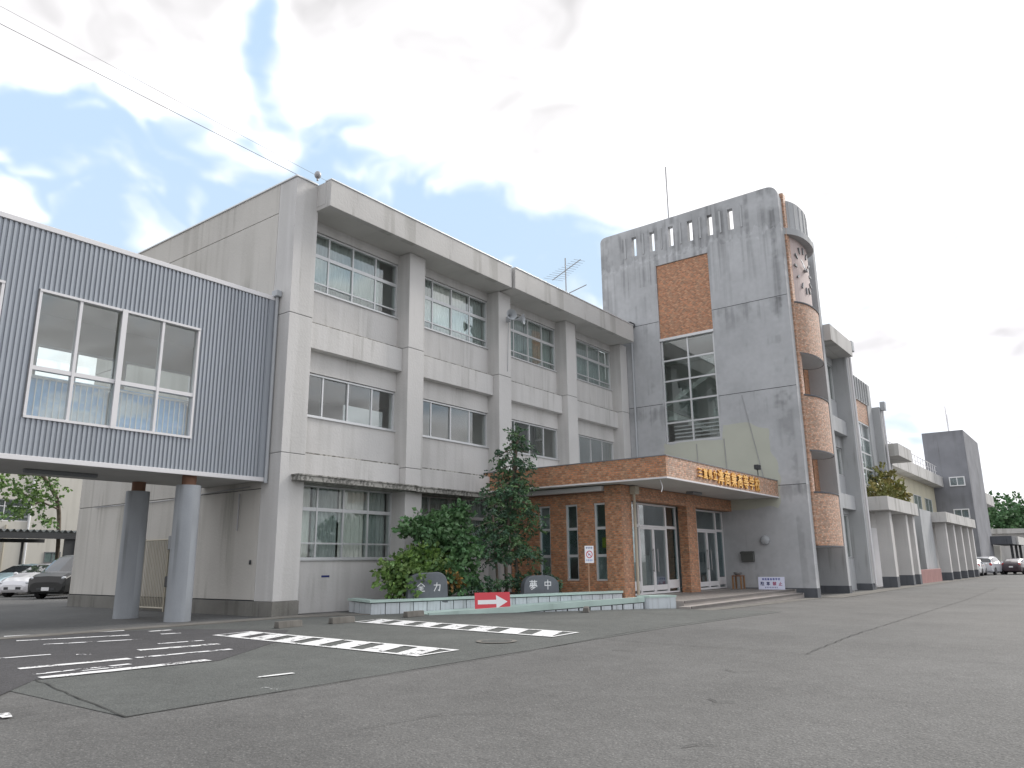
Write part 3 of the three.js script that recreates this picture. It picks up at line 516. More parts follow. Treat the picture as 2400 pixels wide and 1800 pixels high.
  const hand = (deg, L, wd) => { const t = deg * DEG, q = new THREE.BoxGeometry(wd, L, 0.03); q.translate(0, L * 0.38, 0); q.rotateZ(-t); q.translate(cx, cy, zAt(cx) + 0.08); return uvm(q); };
  part(panel, 'hour_hand', hand(280, 0.6, 0.1), M.white); part(panel, 'minute_hand', hand(290, 0.9, 0.07), M.white); part(panel, 'hub', tidy(new THREE.CylinderGeometry(0.08, 0.08, 0.2, 16).rotateX(Math.PI / 2).translate(cx, cy, zAt(cx) + 0.03)), M.steel);
  part(tower, 'hood', prism(oval(1.8, 0.8), 15.2, 15.5), M.tower);
  const hood = part(tower, 'crown', prism(oval(1.62, 0.62), 15.5, 16.9), M.tower);
  for (let k = 0; k < 9; k++) { const t = (20 + k * 17.5) * DEG, x = 33.6 + 1.62 * Math.cos(t), z = -9.3 + 0.62 * Math.sin(t); part(hood, 'flute', bx(x - 0.03, x + 0.03, 15.52, 16.85, z - 0.02, z + 0.03), M.tower); }
  // bits fixed to the wall
  part(tower, 'downpipe', [rod([XT - 0.07, 0.4, -16.55], [XT - 0.07, 11.9, -16.55], 0.05), rod([XT - 0.07, 11.9, -16.55], [31.0, 12.35, -16.5], 0.05)], M.greyPipe);
  part(tower, 'gutter_hood', bx(30.96, XT - 0.02, 12.25, 12.45, -16.75, -16.35, 0.02), M.dark);
  part(tower, 'conduit', [rod([XT - 0.02, 4.45, -12.3], [XT - 0.02, 6.4, -12.35], 0.018), rod([XT - 0.02, 4.45, -13.6], [XT - 0.02, 6.3, -13.62], 0.014), rod([XT - 0.02, 4.5, -10.75], [XT - 0.02, 8.2, -11.4], 0.014)], M.steel);
  part(tower, 'letter_box', [bx(XT - 0.16, XT - 0.001, 1.2, 1.62, -11.95, -11.42, 0.02), bx(XT - 0.19, XT - 0.161, 1.52, 1.6, -11.97, -11.4)], std({ color: new THREE.Color().setRGB(0.10, 0.105, 0.10), roughness: 0.5, metalness: 0.3 }), 'dark metal letter box on the wall');
  part(tower, 'wall_lamp', tidy(new THREE.SphereGeometry(0.19, 20, 14).scale(0.6, 1, 1).translate(XT - 0.08, 2.05, -10.92)), M.greyPipe, 'round grey wall lamp');
  part(tower, 'lightning_rod', [rod([33.5, 15.1, -15.2], [33.5, 21.3, -15.2], 0.035)], M.steel);
}
{ const f = thing('floodlight', 'small black floodlight on a stand above the entrance canopy', 'lamp', [30.6, 4.44, -10.7]); part(f, 'head', bx(30.45, 30.75, 4.85, 5.05, -10.8, -10.6, 0.03), M.dark); part(f, 'stand', [rod([30.6, 4.44, -10.7], [30.6, 4.86, -10.7], 0.02), bx(30.45, 30.75, 4.44, 4.47, -10.85, -10.55)], M.dark); }

// ================================================================== KANJI STROKES (grid 0..100, y down)
const KANJI = {
  '三': '15,15 85,15;22,48 78,48;8,85 92,85', '重': '78,5 20,12;8,23 92,23;22,34 78,34 78,62 22,62 22,34;22,48 78,48;50,10 50,93;15,77 85,77;6,93 94,93',
  '県': '28,6 75,6 75,46 28,46 28,6;28,19 75,19;28,32 75,32;12,14 12,60 90,60;50,60 50,97;28,70 14,88;70,70 86,88', '立': '50,4 50,22;12,24 88,24;28,36 38,78;72,36 60,80;6,90 94,90',
  '津': '12,10 24,20;6,34 18,42;8,92 24,60;36,18 82,18 82,42;30,30 94,30;36,42 82,42;34,58 90,58;28,74 96,74;60,4 60,98', '商': '50,2 50,14;8,16 92,16;32,20 38,32;68,20 62,32;12,96 12,36 88,36 88,94 78,94;42,38 34,54;58,38 66,54;32,62 68,62 68,84 32,84 32,62',
  '業': '38,4 38,22;60,4 60,22;22,10 28,20;78,10 72,20;10,24 90,24;32,28 36,36;68,28 64,36;14,40 86,40;20,52 80,52;8,66 92,66;50,40 50,98;46,68 12,92;54,68 90,92', '高': '50,2 50,12;8,14 92,14;32,24 68,24 68,40 32,40 32,24;14,96 14,50 86,50 86,94 76,94;34,62 66,62 66,82 34,82 34,62',
  '等': '24,4 12,20;20,12 46,12;32,14 36,24;64,4 54,20;60,12 92,12;74,14 78,24;50,24 50,50;18,36 82,36;6,50 94,50;12,68 90,68;66,54 66,94 54,92;32,74 42,86', '学': '22,6 30,20;48,4 52,18;80,4 68,20;10,40 10,26 90,26 90,40;26,42 72,42 52,56;52,56 52,94 40,92;8,66 92,66',
  '校': '24,4 24,96;6,26 42,26;24,30 6,62;24,34 42,56;68,4 68,18;44,20 96,20;58,28 48,44;80,28 92,44;82,46 50,94;56,48 92,94', '全': '50,6 10,40;50,6 90,40;28,48 72,48;26,68 74,68;50,48 50,92;10,92 90,92', '力': '14,30 84,30 78,90 64,84;46,6 44,40 16,92',
  '夢': '8,14 92,14;34,4 34,24;66,4 66,24;16,32 84,32 84,50 16,50 16,32;38,32 38,50;62,32 62,50;8,70 8,58 92,58 92,70;44,62 18,84;34,74 72,74 28,98;44,78 56,86', '中': '50,4 50,98;14,24 86,24 86,60 14,60 14,24',
  '駐': '12,8 12,60 46,60 42,92 34,90;12,8 46,8;12,25 44,25;12,42 44,42;28,8 28,60;10,72 6,88;68,4 76,14;54,24 94,24;58,54 92,54;50,90 98,90;74,24 74,90', '車': '10,14 90,14;22,26 78,26 78,62 22,62 22,26;22,44 78,44;6,78 94,78;50,4 50,98',
  '禁': '26,4 26,48;8,16 46,16;24,20 8,42;28,20 44,38;72,4 72,48;54,16 94,16;70,20 54,42;74,20 92,42;24,56 76,56;8,68 92,68;50,68 50,98;28,76 16,92;70,76 84,92', '止': '52,6 52,90;52,42 88,42;22,38 22,90;6,92 94,92' };
const strokesOf = (c) => (KANJI[c] || '').split(';').map((s) => s.split(' ').map((p) => p.split(',').map(Number)));
function kanjiGeo(c, size, thick, depth) {          // in the xy plane, origin at the lower left, front at +z
  const list = [];
  for (const pl of strokesOf(c)) for (let i = 0; i < pl.length - 1; i++) {
    const [a, b] = [pl[i], pl[i + 1]].map(([x, y]) => [x / 100 * size, (1 - y / 100) * size]), L = Math.hypot(b[0] - a[0], b[1] - a[1]);
    const g = new THREE.BoxGeometry(L + thick, thick, depth * (1 - 0.013 * (i + list.length % 7))); g.rotateZ(Math.atan2(b[1] - a[1], b[0] - a[0])); g.translate((a[0] + b[0]) / 2, (a[1] + b[1]) / 2, depth / 2); list.push(tidy(g));
  }
  return mg(list);
}
function kanjiDraw(ctx, text, x, y, size, gap, width, color) { ctx.strokeStyle = color; ctx.lineWidth = width; ctx.lineCap = 'round'; [...text].forEach((c, k) => { for (const pl of strokesOf(c)) { ctx.beginPath(); pl.forEach(([a, b], i) => { const X = x + k * (size + gap) + a / 100 * size, Y = y + b / 100 * size; if (i) ctx.lineTo(X, Y); else ctx.moveTo(X, Y); }); ctx.stroke(); } }); }

// ================================================================== ENTRANCE
const XA = 21.96, ZE = -12.25, FL = 0.13;             // left pier, front line, porch floor
const porch = thing('entrance_porch', 'raised entrance porch with tiled floor and two shallow steps', 'porch', [26, -0.1, -10.5]);
{
  part(porch, 'floor', prism([[20.45, -16.8], [20.45, -10.85], [21.1, -10.2], [21.1, -9.86], [31.44, -9.86], [31.44, -16.8]], -0.3, FL), M.porchTile);
  part(porch, 'step', bx(20.75, 31.2, -0.3, 0.0, -9.86, -9.5, 0.01), M.porchTile);
  const g = []; for (let x = 21.25; x < 31.1; x += 0.3) g.push(bx(x - 0.004, x + 0.004, FL + 0.0005, FL + 0.003, -12.2, -9.87)); for (let z = -12.0; z < -9.9; z += 0.3) g.push(bx(21.11, 31.4, FL + 0.0005, FL + 0.0025, z - 0.004, z + 0.004));
  part(porch, 'tile_joint', g, M.porchDark);
  const nose = []; for (let x = 21.12; x < 31.1; x += 0.155) nose.push(bx(x, x + 0.147, FL - 0.06, FL + 0.006, -9.86, -9.835)); for (let x = 20.78; x < 31.0; x += 0.155) nose.push(bx(x, x + 0.147, -0.05, 0.006, -9.5, -9.475));
  part(porch, 'step_nosing', nose, M.porchDark).userData.kind = 'stuff';
}
const canopy = thing('entrance_canopy', 'flat entrance canopy faced with orange brown tiles and gold lettering', 'canopy', [26.3, 3.73, -10.22]);
{
  const x0 = 21.2, zf = -10.22, zb = ZP - 0.55, y0 = 3.73, y1 = 4.42, t = 0.14;
  part(canopy, 'front_fascia', bx(x0 + t, XT - 0.003, y0 + 0.05, y1, zf - t, zf), M.tileLit, 'front band of tiles coloured as brightly lit, carrying the lettering');
  part(canopy, 'side_fascia', bx(x0, x0 + t - 0.001, y0 + 0.05, y1, zb, zf), M.tile);
  part(canopy, 'edge_trim', [bx(x0 - 0.015, XT - 0.003, y0, y0 + 0.049, zf - 0.1, zf + 0.015), bx(x0 - 0.015, x0 + 0.1, y0, y0 + 0.049, zb, zf - 0.101)], M.aluWhite);
  part(canopy, 'roof_flashing', [bx(x0 - 0.02, XT - 0.003, y1, y1 + 0.03, zf - 0.2, zf + 0.02), bx(x0 - 0.02, x0 + 0.2, y1, y1 + 0.03, zb, zf - 0.201)], M.aluDark);
  part(canopy, 'roof', bx(x0 + t, XT - 0.003, 4.2, 4.3, zb, zf - t - 0.001), M.soffit);
  part(canopy, 'soffit', bx(x0 + 0.101, XT - 0.003, y0 + 0.02, y0 + 0.048, zb, zf - 0.101), M.soffit);
  const text = '三重県立津商業高等学校', small = 0.34, big = 0.50; let x = 23.45;
  [...text].forEach((c, k) => { const s = k < 4 ? small : big, g = kanjiGeo(c, s, s * 0.10, 0.05); g.translate(x, k < 4 ? 3.93 : 3.84, zf + 0.012); part(canopy, 'letter', uvm(g), M.gold, 'gold metal character on the canopy front'); x += s + (k < 4 ? 0.075 : 0.095); });
  part(canopy, 'soffit_light', bx(26.2, 27.0, 3.66, 3.75, -11.9, -11.6, 0.02), M.aluDark);
  part(canopy, 'cable', tube([[21.5, 3.74, -10.6], [21.55, 3.5, -10.55], [21.52, 3.35, -10.58]], 0.018, 12), M.white);
}
const lobby = thing('entrance_lobby', 'tile clad entrance lobby with narrow side windows and glazed double doors', 'lobby', [26, FL, ZE]);
{
  const zW = ZE - 0.5, xw = XA + 0.1;
  part(lobby, 'corner_pier', bx(XA, XA + 0.68, FL - 0.25, 3.73, ZE - 0.63, ZE, 0.01), M.tile);
  part(lobby, 'pier', bx(26.95, 27.78, FL, 3.73, ZE - 0.37, ZE, 0.01), M.tile);
  part(lobby, 'header_beam', [bx(XA + 0.681, 26.949, 3.28, 3.73, ZE - 0.36, ZE - 0.01), bx(27.781, XT - 0.005, 3.28, 3.73, ZE - 0.36, ZE - 0.01)], M.tile);
  // side wall with three narrow windows (u = z)
  const wz = [[-13.36, -12.89], [-14.5, -14.02], [-15.62, -15.14]], yb = 0.66, yt = 3.18;
  const seg = [[-12.881, -12.89]]; let z = -12.881; const walls = [];
  for (const [a, b] of wz) { if (z - b > 0.02) walls.push(bx(xw, xw + 0.2, yb, yt, b, z)); z = a; }
  walls.push(bx(xw, xw + 0.2, yb, yt, -16.85, z)); walls.push(bx(xw, xw + 0.2, FL - 0.3, yb, -16.85, -12.881), bx(xw, xw + 0.2, yt, 3.52, -16.85, -12.881));
  part(lobby, 'side_wall', walls, M.tile);
  for (const [a, b] of wz) windowUnit(lobby, 'x', a, b, yb, yt, xw + 0.09, [], [[2.36, 0.09], [1.47, 0.09]], { fw: 0.055, mat: M.alu, glass: M.glassTint, flat: true });
  part(lobby, 'gutter_fascia', bx(xw - 0.26, xw + 0.05, 3.56, 3.72, -16.8, -12.9, 0.015), M.aluWhite);
  part(lobby, 'beam', bx(xw - 0.1, xw + 0.2, 3.522, 3.555, -16.8, -12.885), M.rust);
  // glazed screens with double doors
  const screen = (x0, x1, d0, d1) => {
    windowUnit(lobby, 'z', x0, d0, FL + 0.02, 3.27, zW, [], [[2.48, 0.1], [0.45, 0.3]], { mat: M.aluWhite, glass: M.glassTint, flat: true });
    windowUnit(lobby, 'z', d0 + 0.001, d1 - 0.001, 2.45, 3.27, zW, [], [], { mat: M.aluWhite, glass: M.glassTint, fw: 0.06, flat: true });
    windowUnit(lobby, 'z', d1, x1, FL + 0.02, 3.27, zW, [], [[2.48, 0.1], [0.45, 0.3]], { mat: M.aluWhite, glass: M.glassTint, flat: true });
    const m = (d0 + d1) / 2;
    for (const [a, b, s] of [[d0 + 0.003, m - 0.006, 1], [m + 0.006, d1 - 0.003, -1]]) { const d = windowUnit(lobby, 'z', a, b, FL + 0.02, 2.445, zW, [], [[0.36, 0.18]], { name: 'door', mat: M.aluWhite, glass: M.glassTint, fw: 0.075, flat: true }); const hx = s > 0 ? b - 0.15 : a + 0.15; part(d, 'handle', [rod([hx, 0.9, zW + 0.11], [hx, 1.7, zW + 0.11], 0.018), rod([hx, 0.95, zW + 0.03], [hx, 0.95, zW + 0.11], 0.012), rod([hx, 1.65, zW + 0.03], [hx, 1.65, zW + 0.11], 0.012)], M.steel); }
  };
  screen(XA + 0.69, 26.94, 23.95, 26.05); screen(27.79, XT - 0.01, 28.75, 30.7);
  part(lobby, 'downpipe', [rod([XA + 0.74, 0.2, ZE + 0.08], [XA + 0.74, 3.45, ZE + 0.08], 0.05), bx(XA + 0.6, XA + 0.88, 3.45, 3.72, ZE - 0.02, ZE + 0.22, 0.03)], M.beigePipe);
  part(lobby, 'inner_wall', bx(XA + 0.31, XT - 0.01, FL, 3.7, -16.84, -16.8), M.inner);
  part(lobby, 'shoe_shelf', bx(24.5, 29.5, FL + 0.01, 1.5, -15.6, -15.2), M.inner);
  part(lobby, 'wall_poster', bx(xw + 0.14, xw + 0.145, 1.72, 2.05, -13.16, -12.98), std({ color: new THREE.Color().setRGB(0.75, 0.6, 0.08), roughness: 0.6 }), 'yellow sticker in the side window');
}

// ================================================================== RAMP AND PLANTING BED
const ramp = thing('wheelchair_ramp', 'low wheelchair ramp edged with white tiles and a mint green kerb', 'ramp', [17.5, 0, -12.8]);
{
  const f0 = [14.75, -14.0], f1 = [20.43, -10.85], b0 = [14.95, -14.93], b1 = [20.43, -12.87], L = (a, b, t) => [lerp(a[0], b[0], t), lerp(a[1], b[1], t)];
  part(ramp, 'deck', prism([f0, f1, b1, b0], -0.3, [0.015, 0.15, 0.15, 0.015]), M.mint, 'sloping mint green ramp surface');
  const off = (p, d) => [p[0] + 0.52 * d, p[1] - 0.85 * d];
  part(ramp, 'kerb', prism([off(f0, -0.14), off(f1, -0.14), f1, f0], [-0.12, 0.125, 0.125, -0.12], [0.05, 0.27, 0.27, 0.05]), M.mint);
  const N = 15; for (let k = 0; k < N; k++) { const t0 = 0.18 + k * 0.82 / N, t1 = 0.18 + (k + 1) * 0.82 / N - 0.007, yT = (t) => -0.12 + 0.245 * t - 0.022; const a = off(L(f0, f1, t0), -0.125), b = off(L(f0, f1, t1), -0.125), c = L(f0, f1, t1), d = L(f0, f1, t0); part(ramp, 'tile', prism([a, b, c, d], -0.3, [yT(t0), yT(t1), yT(t1), yT(t0)]), M.whiteTile); }
  part(ramp, 'joint_backing', prism([off(f0, -0.1), off(f1, -0.1), f1, f0], -0.3, [-0.125, 0.12, 0.12, -0.125]), M.joint);
  part(ramp, 'end_post', [prism([[20.43, -10.98], [20.9, -10.72], [21.09, -10.5], [21.09, -10.1], [20.95, -10.3], [20.43, -10.62]], -0.3, 0.24)], M.whiteTile);
  part(ramp, 'end_cap', [prism([[20.42, -11.0], [20.9, -10.74], [21.1, -10.52], [21.1, -10.08], [20.95, -10.28], [20.42, -10.6]], 0.241, 0.3)], M.mint);
}
const bed = thing('planting_bed', 'raised planting bed with white tiled wall and mint green coping', 'planter', [17.5, 0, -15]);
{
  const A = [14.6, -16.85], B = [14.0, -15.3], Cc = [21.9, -12.32], D = [21.95, -16.85], dir = [Cc[0] - B[0], Cc[1] - B[1]], Lw = Math.hypot(...dir), ux = dir[0] / Lw, uz = dir[1] / Lw;
  const P = (s, d) => [B[0] + ux * s - uz * d * -1, B[1] + uz * s - ux * d];      // d > 0 goes into the bed
  part(bed, 'soil', prism([[A[0] + 0.2, A[1]], [B[0] + 0.25, B[1] - 0.1], P(Lw - 0.1, 0.2), [D[0], D[1]]], -0.2, 0.27), M.soil);
  part(bed, 'wall_backing', prism([P(0, 0.02), P(Lw, 0.02), P(Lw, 0.2), P(0.1, 0.2)], -0.2, 0.30), M.joint);
  for (let k = 0; k < 21; k++) { const s = k * Lw / 21; part(bed, 'tile', prism([P(s + 0.012, 0), P(s + Lw / 21 - 0.012, 0), P(s + Lw / 21 - 0.012, 0.15), P(s + 0.012, 0.15)], -0.2, 0.275), M.whiteTile); }
  for (let k = 0; k < 4; k++) { const t0 = k / 4 + 0.006, t1 = (k + 1) / 4 - 0.006, a = [lerp(B[0], A[0], t0), lerp(B[1], A[1], t0)], b = [lerp(B[0], A[0], t1), lerp(B[1], A[1], t1)]; part(bed, 'tile', prism([a, b, [b[0] + 0.14, b[1] + 0.02], [a[0] + 0.14, a[1] - 0.03]], -0.2, 0.275), M.whiteTile); }
  part(bed, 'coping', prism([P(-0.05, -0.05), P(Lw, -0.05), P(Lw, 0.28), P(0.28, 0.28)], 0.30, 0.365), M.mint);
  part(bed, 'coping', prism([P(-0.05, -0.05), P(0.28, 0.28), [A[0] + 0.27, A[1]], [A[0] - 0.05, A[1]]], 0.301, 0.362), M.mint);
}
// engraved stones in the bed
function stone(name, x0, x1, y1, z, top, text, label) {
  const w = x1 - x0, h = y1 - 0.25, s = new THREE.Shape(); s.moveTo(0, 0); s.lineTo(w, 0); s.lineTo(w * 0.985, h * 0.62);
  if (top === 'arch') { s.quadraticCurveTo(w * 0.97, h * 0.95, w * 0.75, h); s.lineTo(w * 0.28, h * 0.97); s.quadraticCurveTo(w * 0.02, h * 0.93, 0.02, h * 0.7); } else { s.quadraticCurveTo(w * 0.9, h * 0.97, w * 0.62, h); s.lineTo(w * 0.3, h * 1.0); s.quadraticCurveTo(w * 0.05, h * 0.95, w * 0.02, h * 0.55); }
  s.closePath();
  const t = thing(name, label, 'stone', [(x0 + x1) / 2, 0.25, z]);
  const turn = 0.45, place = (g) => { g.translate(-w / 2, 0, 0); g.rotateY(-turn); g.translate((x0 + x1) / 2, 0.25, z); return g; };
  part(t, 'slab', uvm(place(new THREE.ExtrudeGeometry(s, { depth: 0.2, bevelEnabled: true, bevelSize: 0.025, bevelThickness: 0.025, bevelSegments: 2, curveSegments: 10 }).translate(0, 0, -0.225))), M.stone);
  [...text].forEach((c, k) => { const q = h * (top === 'arch' ? 0.32 : 0.46), g = kanjiGeo(c, q, q * 0.09, 0.006); g.translate(w * ((top === 'arch' ? 0.2 : 0.14) + k * 0.42), h * 0.36, 0.0); part(t, 'character', uvm(place(g)), M.white); });
}
stone('engraved_stone', 15.0, 16.12, 1.02, -14.75, 'arch', '全力', 'dark grey rounded stone with two white characters beside the bright shrub');
stone('engraved_stone', 18.9, 20.1, 0.86, -13.75, 'dome', '夢中', 'dark green domed stone with white characters below the tall tree');

// wheel stops on the parking asphalt
const stopProto = thing('wheel_stop', 'worn beige concrete wheel stop standing between the two hatched strips', 'wheel stop', [0, 0, 0], 'concrete wheel stops');
part(stopProto, 'block', (() => { const s = new THREE.Shape(); s.moveTo(-0.075, 0); s.lineTo(0.075, 0); s.lineTo(0.055, 0.11); s.lineTo(-0.055, 0.11); s.closePath(); return uvm(new THREE.ExtrudeGeometry(s, { depth: 0.6, bevelEnabled: true, bevelSize: 0.01, bevelThickness: 0.01, bevelSegments: 1 }).translate(0, 0.01, -0.3).rotateY(Math.PI / 2)); })(), M.kerb);
[[10.35, -13.82, 'worn beige concrete wheel stop beside the hatched strip next to the faded lines', 0.03], [11.7, -13.72, 'worn beige concrete wheel stop touching the hatched strip in front of the arrow sign', -0.04], [14.0, -13.75, 'dark stained wheel stop in front of the planting bed corner', 0.05], [18.0, -11.25, 'dark stained wheel stop against the ramp wall', 0.02]].forEach(([x, z, lab, a], i) => {
  const o = i ? stopProto.clone() : stopProto; if (i) { o.name = numbered('wheel_stop'); o.userData = { ...stopProto.userData }; scene.add(o); }
  o.userData.label = lab; o.position.set(x, gY(x) + 0.008, z); o.rotation.y = a + (i === 3 ? 0.5 : 0);
});
{ const m = thing('manhole_cover', 'round pale manhole ring set in the asphalt', 'manhole', [10.3, 0.006, -8.2]); const r = new THREE.RingGeometry(0.26, 0.34, 40); r.rotateX(-Math.PI / 2); r.translate(10.3, 0.018, -8.2); part(m, 'ring', tidy(r), M.kerb); part(m, 'lid', tidy(new THREE.CylinderGeometry(0.255, 0.255, 0.014, 36).translate(10.3, 0.013, -8.2)), M.asphaltGreen); }

// ================================================================== SIGNS
function canvasMat(w, h, draw, rough = 0.5) { const c = document.createElement('canvas'); c.width = w; c.height = h; const x = c.getContext('2d'); draw(x, w, h); const t = new THREE.CanvasTexture(c); t.colorSpace = THREE.SRGBColorSpace; return std({ map: t, roughness: rough }); }
{ // red arrow board leaning on the bed wall
  const s = thing('arrow_sign', 'red sign board with a white arrow pointing right, on the ground by the ramp', 'sign', [16.5, -0.03, -13.2]);
  const turn = -0.58, lean = -0.12, place = (g) => { g.rotateX(lean); g.rotateY(turn); g.translate(16.5, 0.0, -13.25); return g; };
  part(s, 'board', uvm(place(new RoundedBoxGeometry(1.0, 0.5, 0.02, 1, 0.004).translate(0, 0.25, 0))), M.red);
  const a = new THREE.Shape(); [[-0.42, -0.055], [0.1, -0.055], [0.1, -0.175], [0.42, 0], [0.1, 0.175], [0.1, 0.055], [-0.42, 0.055]].forEach(([x, y], i) => i ? a.lineTo(x, y) : a.moveTo(x, y)); a.closePath();
  part(s, 'arrow', uvm(place(new THREE.ExtrudeGeometry(a, { depth: 0.003, bevelEnabled: false }).translate(0, 0.25, 0.011))), M.white);
  part(s, 'stay', place(rod([0.3, 0.4, -0.012], [0.3, 0.0, -0.28], 0.012)), M.steel); part(s, 'stay', place(rod([-0.3, 0.4, -0.012], [-0.3, 0.0, -0.28], 0.012)), M.steel);
}
{ // no smoking sign on a stake in the bed
  const s = thing('no_smoking_sign', 'small white prohibition sign on a wooden stake beside the tiled pier', 'sign', [20.95, 0.27, -12.95]);
  part(s, 'stake', bx(20.93, 20.97, 0.2, 1.5, -12.97, -12.94), std({ color: new THREE.Color().setRGB(0.42, 0.25, 0.16), roughness: 0.8 }));
  const m = canvasMat(192, 320, (x, w, h) => { x.fillStyle = '#e9e9ee'; x.fillRect(0, 0, w, h); x.fillStyle = '#3a4a86'; for (let k = 0; k < 4; k++) { x.fillRect(22 + k * 38, 26, 30, 8); x.fillRect(22 + k * 38, 40, 30, 7); x.fillRect(33 + k * 38, 22, 7, 38); } x.lineWidth = 16; x.strokeStyle = '#c23a4e'; x.beginPath(); x.arc(w / 2, 160, 62, 0, 7); x.stroke(); x.strokeStyle = '#454f9c'; x.lineWidth = 14; x.beginPath(); x.moveTo(66, 174); x.lineTo(118, 150); x.stroke(); x.lineWidth = 12; x.strokeStyle = '#c23a4e'; x.beginPath(); x.moveTo(54, 118); x.lineTo(138, 202); x.stroke(); x.fillStyle = '#5a78b8'; for (let k = 0; k < 4; k++) { x.fillRect(26 + k * 36, 258, 28, 8); x.fillRect(26 + k * 36, 276, 28, 7); x.fillRect(36 + k * 36, 252, 7, 38); } });
  const g = new THREE.BoxGeometry(0.32, 0.53, 0.012); g.rotateY(-0.5); g.translate(20.96, 1.5, -12.92); part(s, 'board', tidy(g), m);
}
{ // low white notice board by the porch step
  const cx = 30.5, cz = -10.5, s = thing('notice_board', 'low white board with dark blue and red lettering on the porch floor', 'sign', [cx, FL, cz]);
  const m = canvasMat(768, 360, (x, w, h) => { x.fillStyle = '#d9dcf0'; x.fillRect(0, 0, w, h); kanjiDraw(x, '津商業高等学校', 110, 34, 66, 12, 9, '#3b4796'); kanjiDraw(x, '駐車', 62, 140, 108, 64, 15, '#39406e'); kanjiDraw(x, '禁止', 418, 140, 108, 64, 15, '#9c3b62'); x.fillStyle = '#55608f'; for (let k = 0; k < 8; k++) { x.fillRect(190 + k * 48, 288, 36, 9); x.fillRect(190 + k * 48, 304, 30, 8); x.fillRect(204 + k * 48, 282, 8, 40); } });
  const g = new THREE.BoxGeometry(1.0, 0.48, 0.02); g.rotateX(-0.1); g.rotateY(-1.45); g.translate(cx, FL + 0.245, cz); part(s, 'board', tidy(g), m);
  part(s, 'stay', rod([cx + 0.05, FL + 0.4, cz], [cx + 0.3, FL, cz], 0.012), M.steel);
}
{ // wooden stool with a plant pot at the door
  const s = thing('wooden_stool', 'small brown wooden stool with a dark bowl beside the right door', 'stool', [30.95, FL, -12.0]);
  part(s, 'seat', bx(30.75, 31.15, 0.62, 0.67, -12.2, -11.8, 0.01), M.rust); for (const [x, z] of [[30.78, -12.17], [31.12, -12.17], [30.78, -11.83], [31.12, -11.83]]) part(s, 'leg', bx(x - 0.03, x + 0.03, FL, 0.62, z - 0.03, z + 0.03), std({ color: new THREE.Color().setRGB(0.30, 0.17, 0.09), roughness: 0.8 }));
  part(s, 'bowl', tidy(new THREE.LatheGeometry([[0.06, 0], [0.14, 0.04], [0.17, 0.12], [0.16, 0.12]].map((p) => new THREE.Vector2(...p)), 18).translate(30.92, 0.67, -12.0)), M.steel);
}

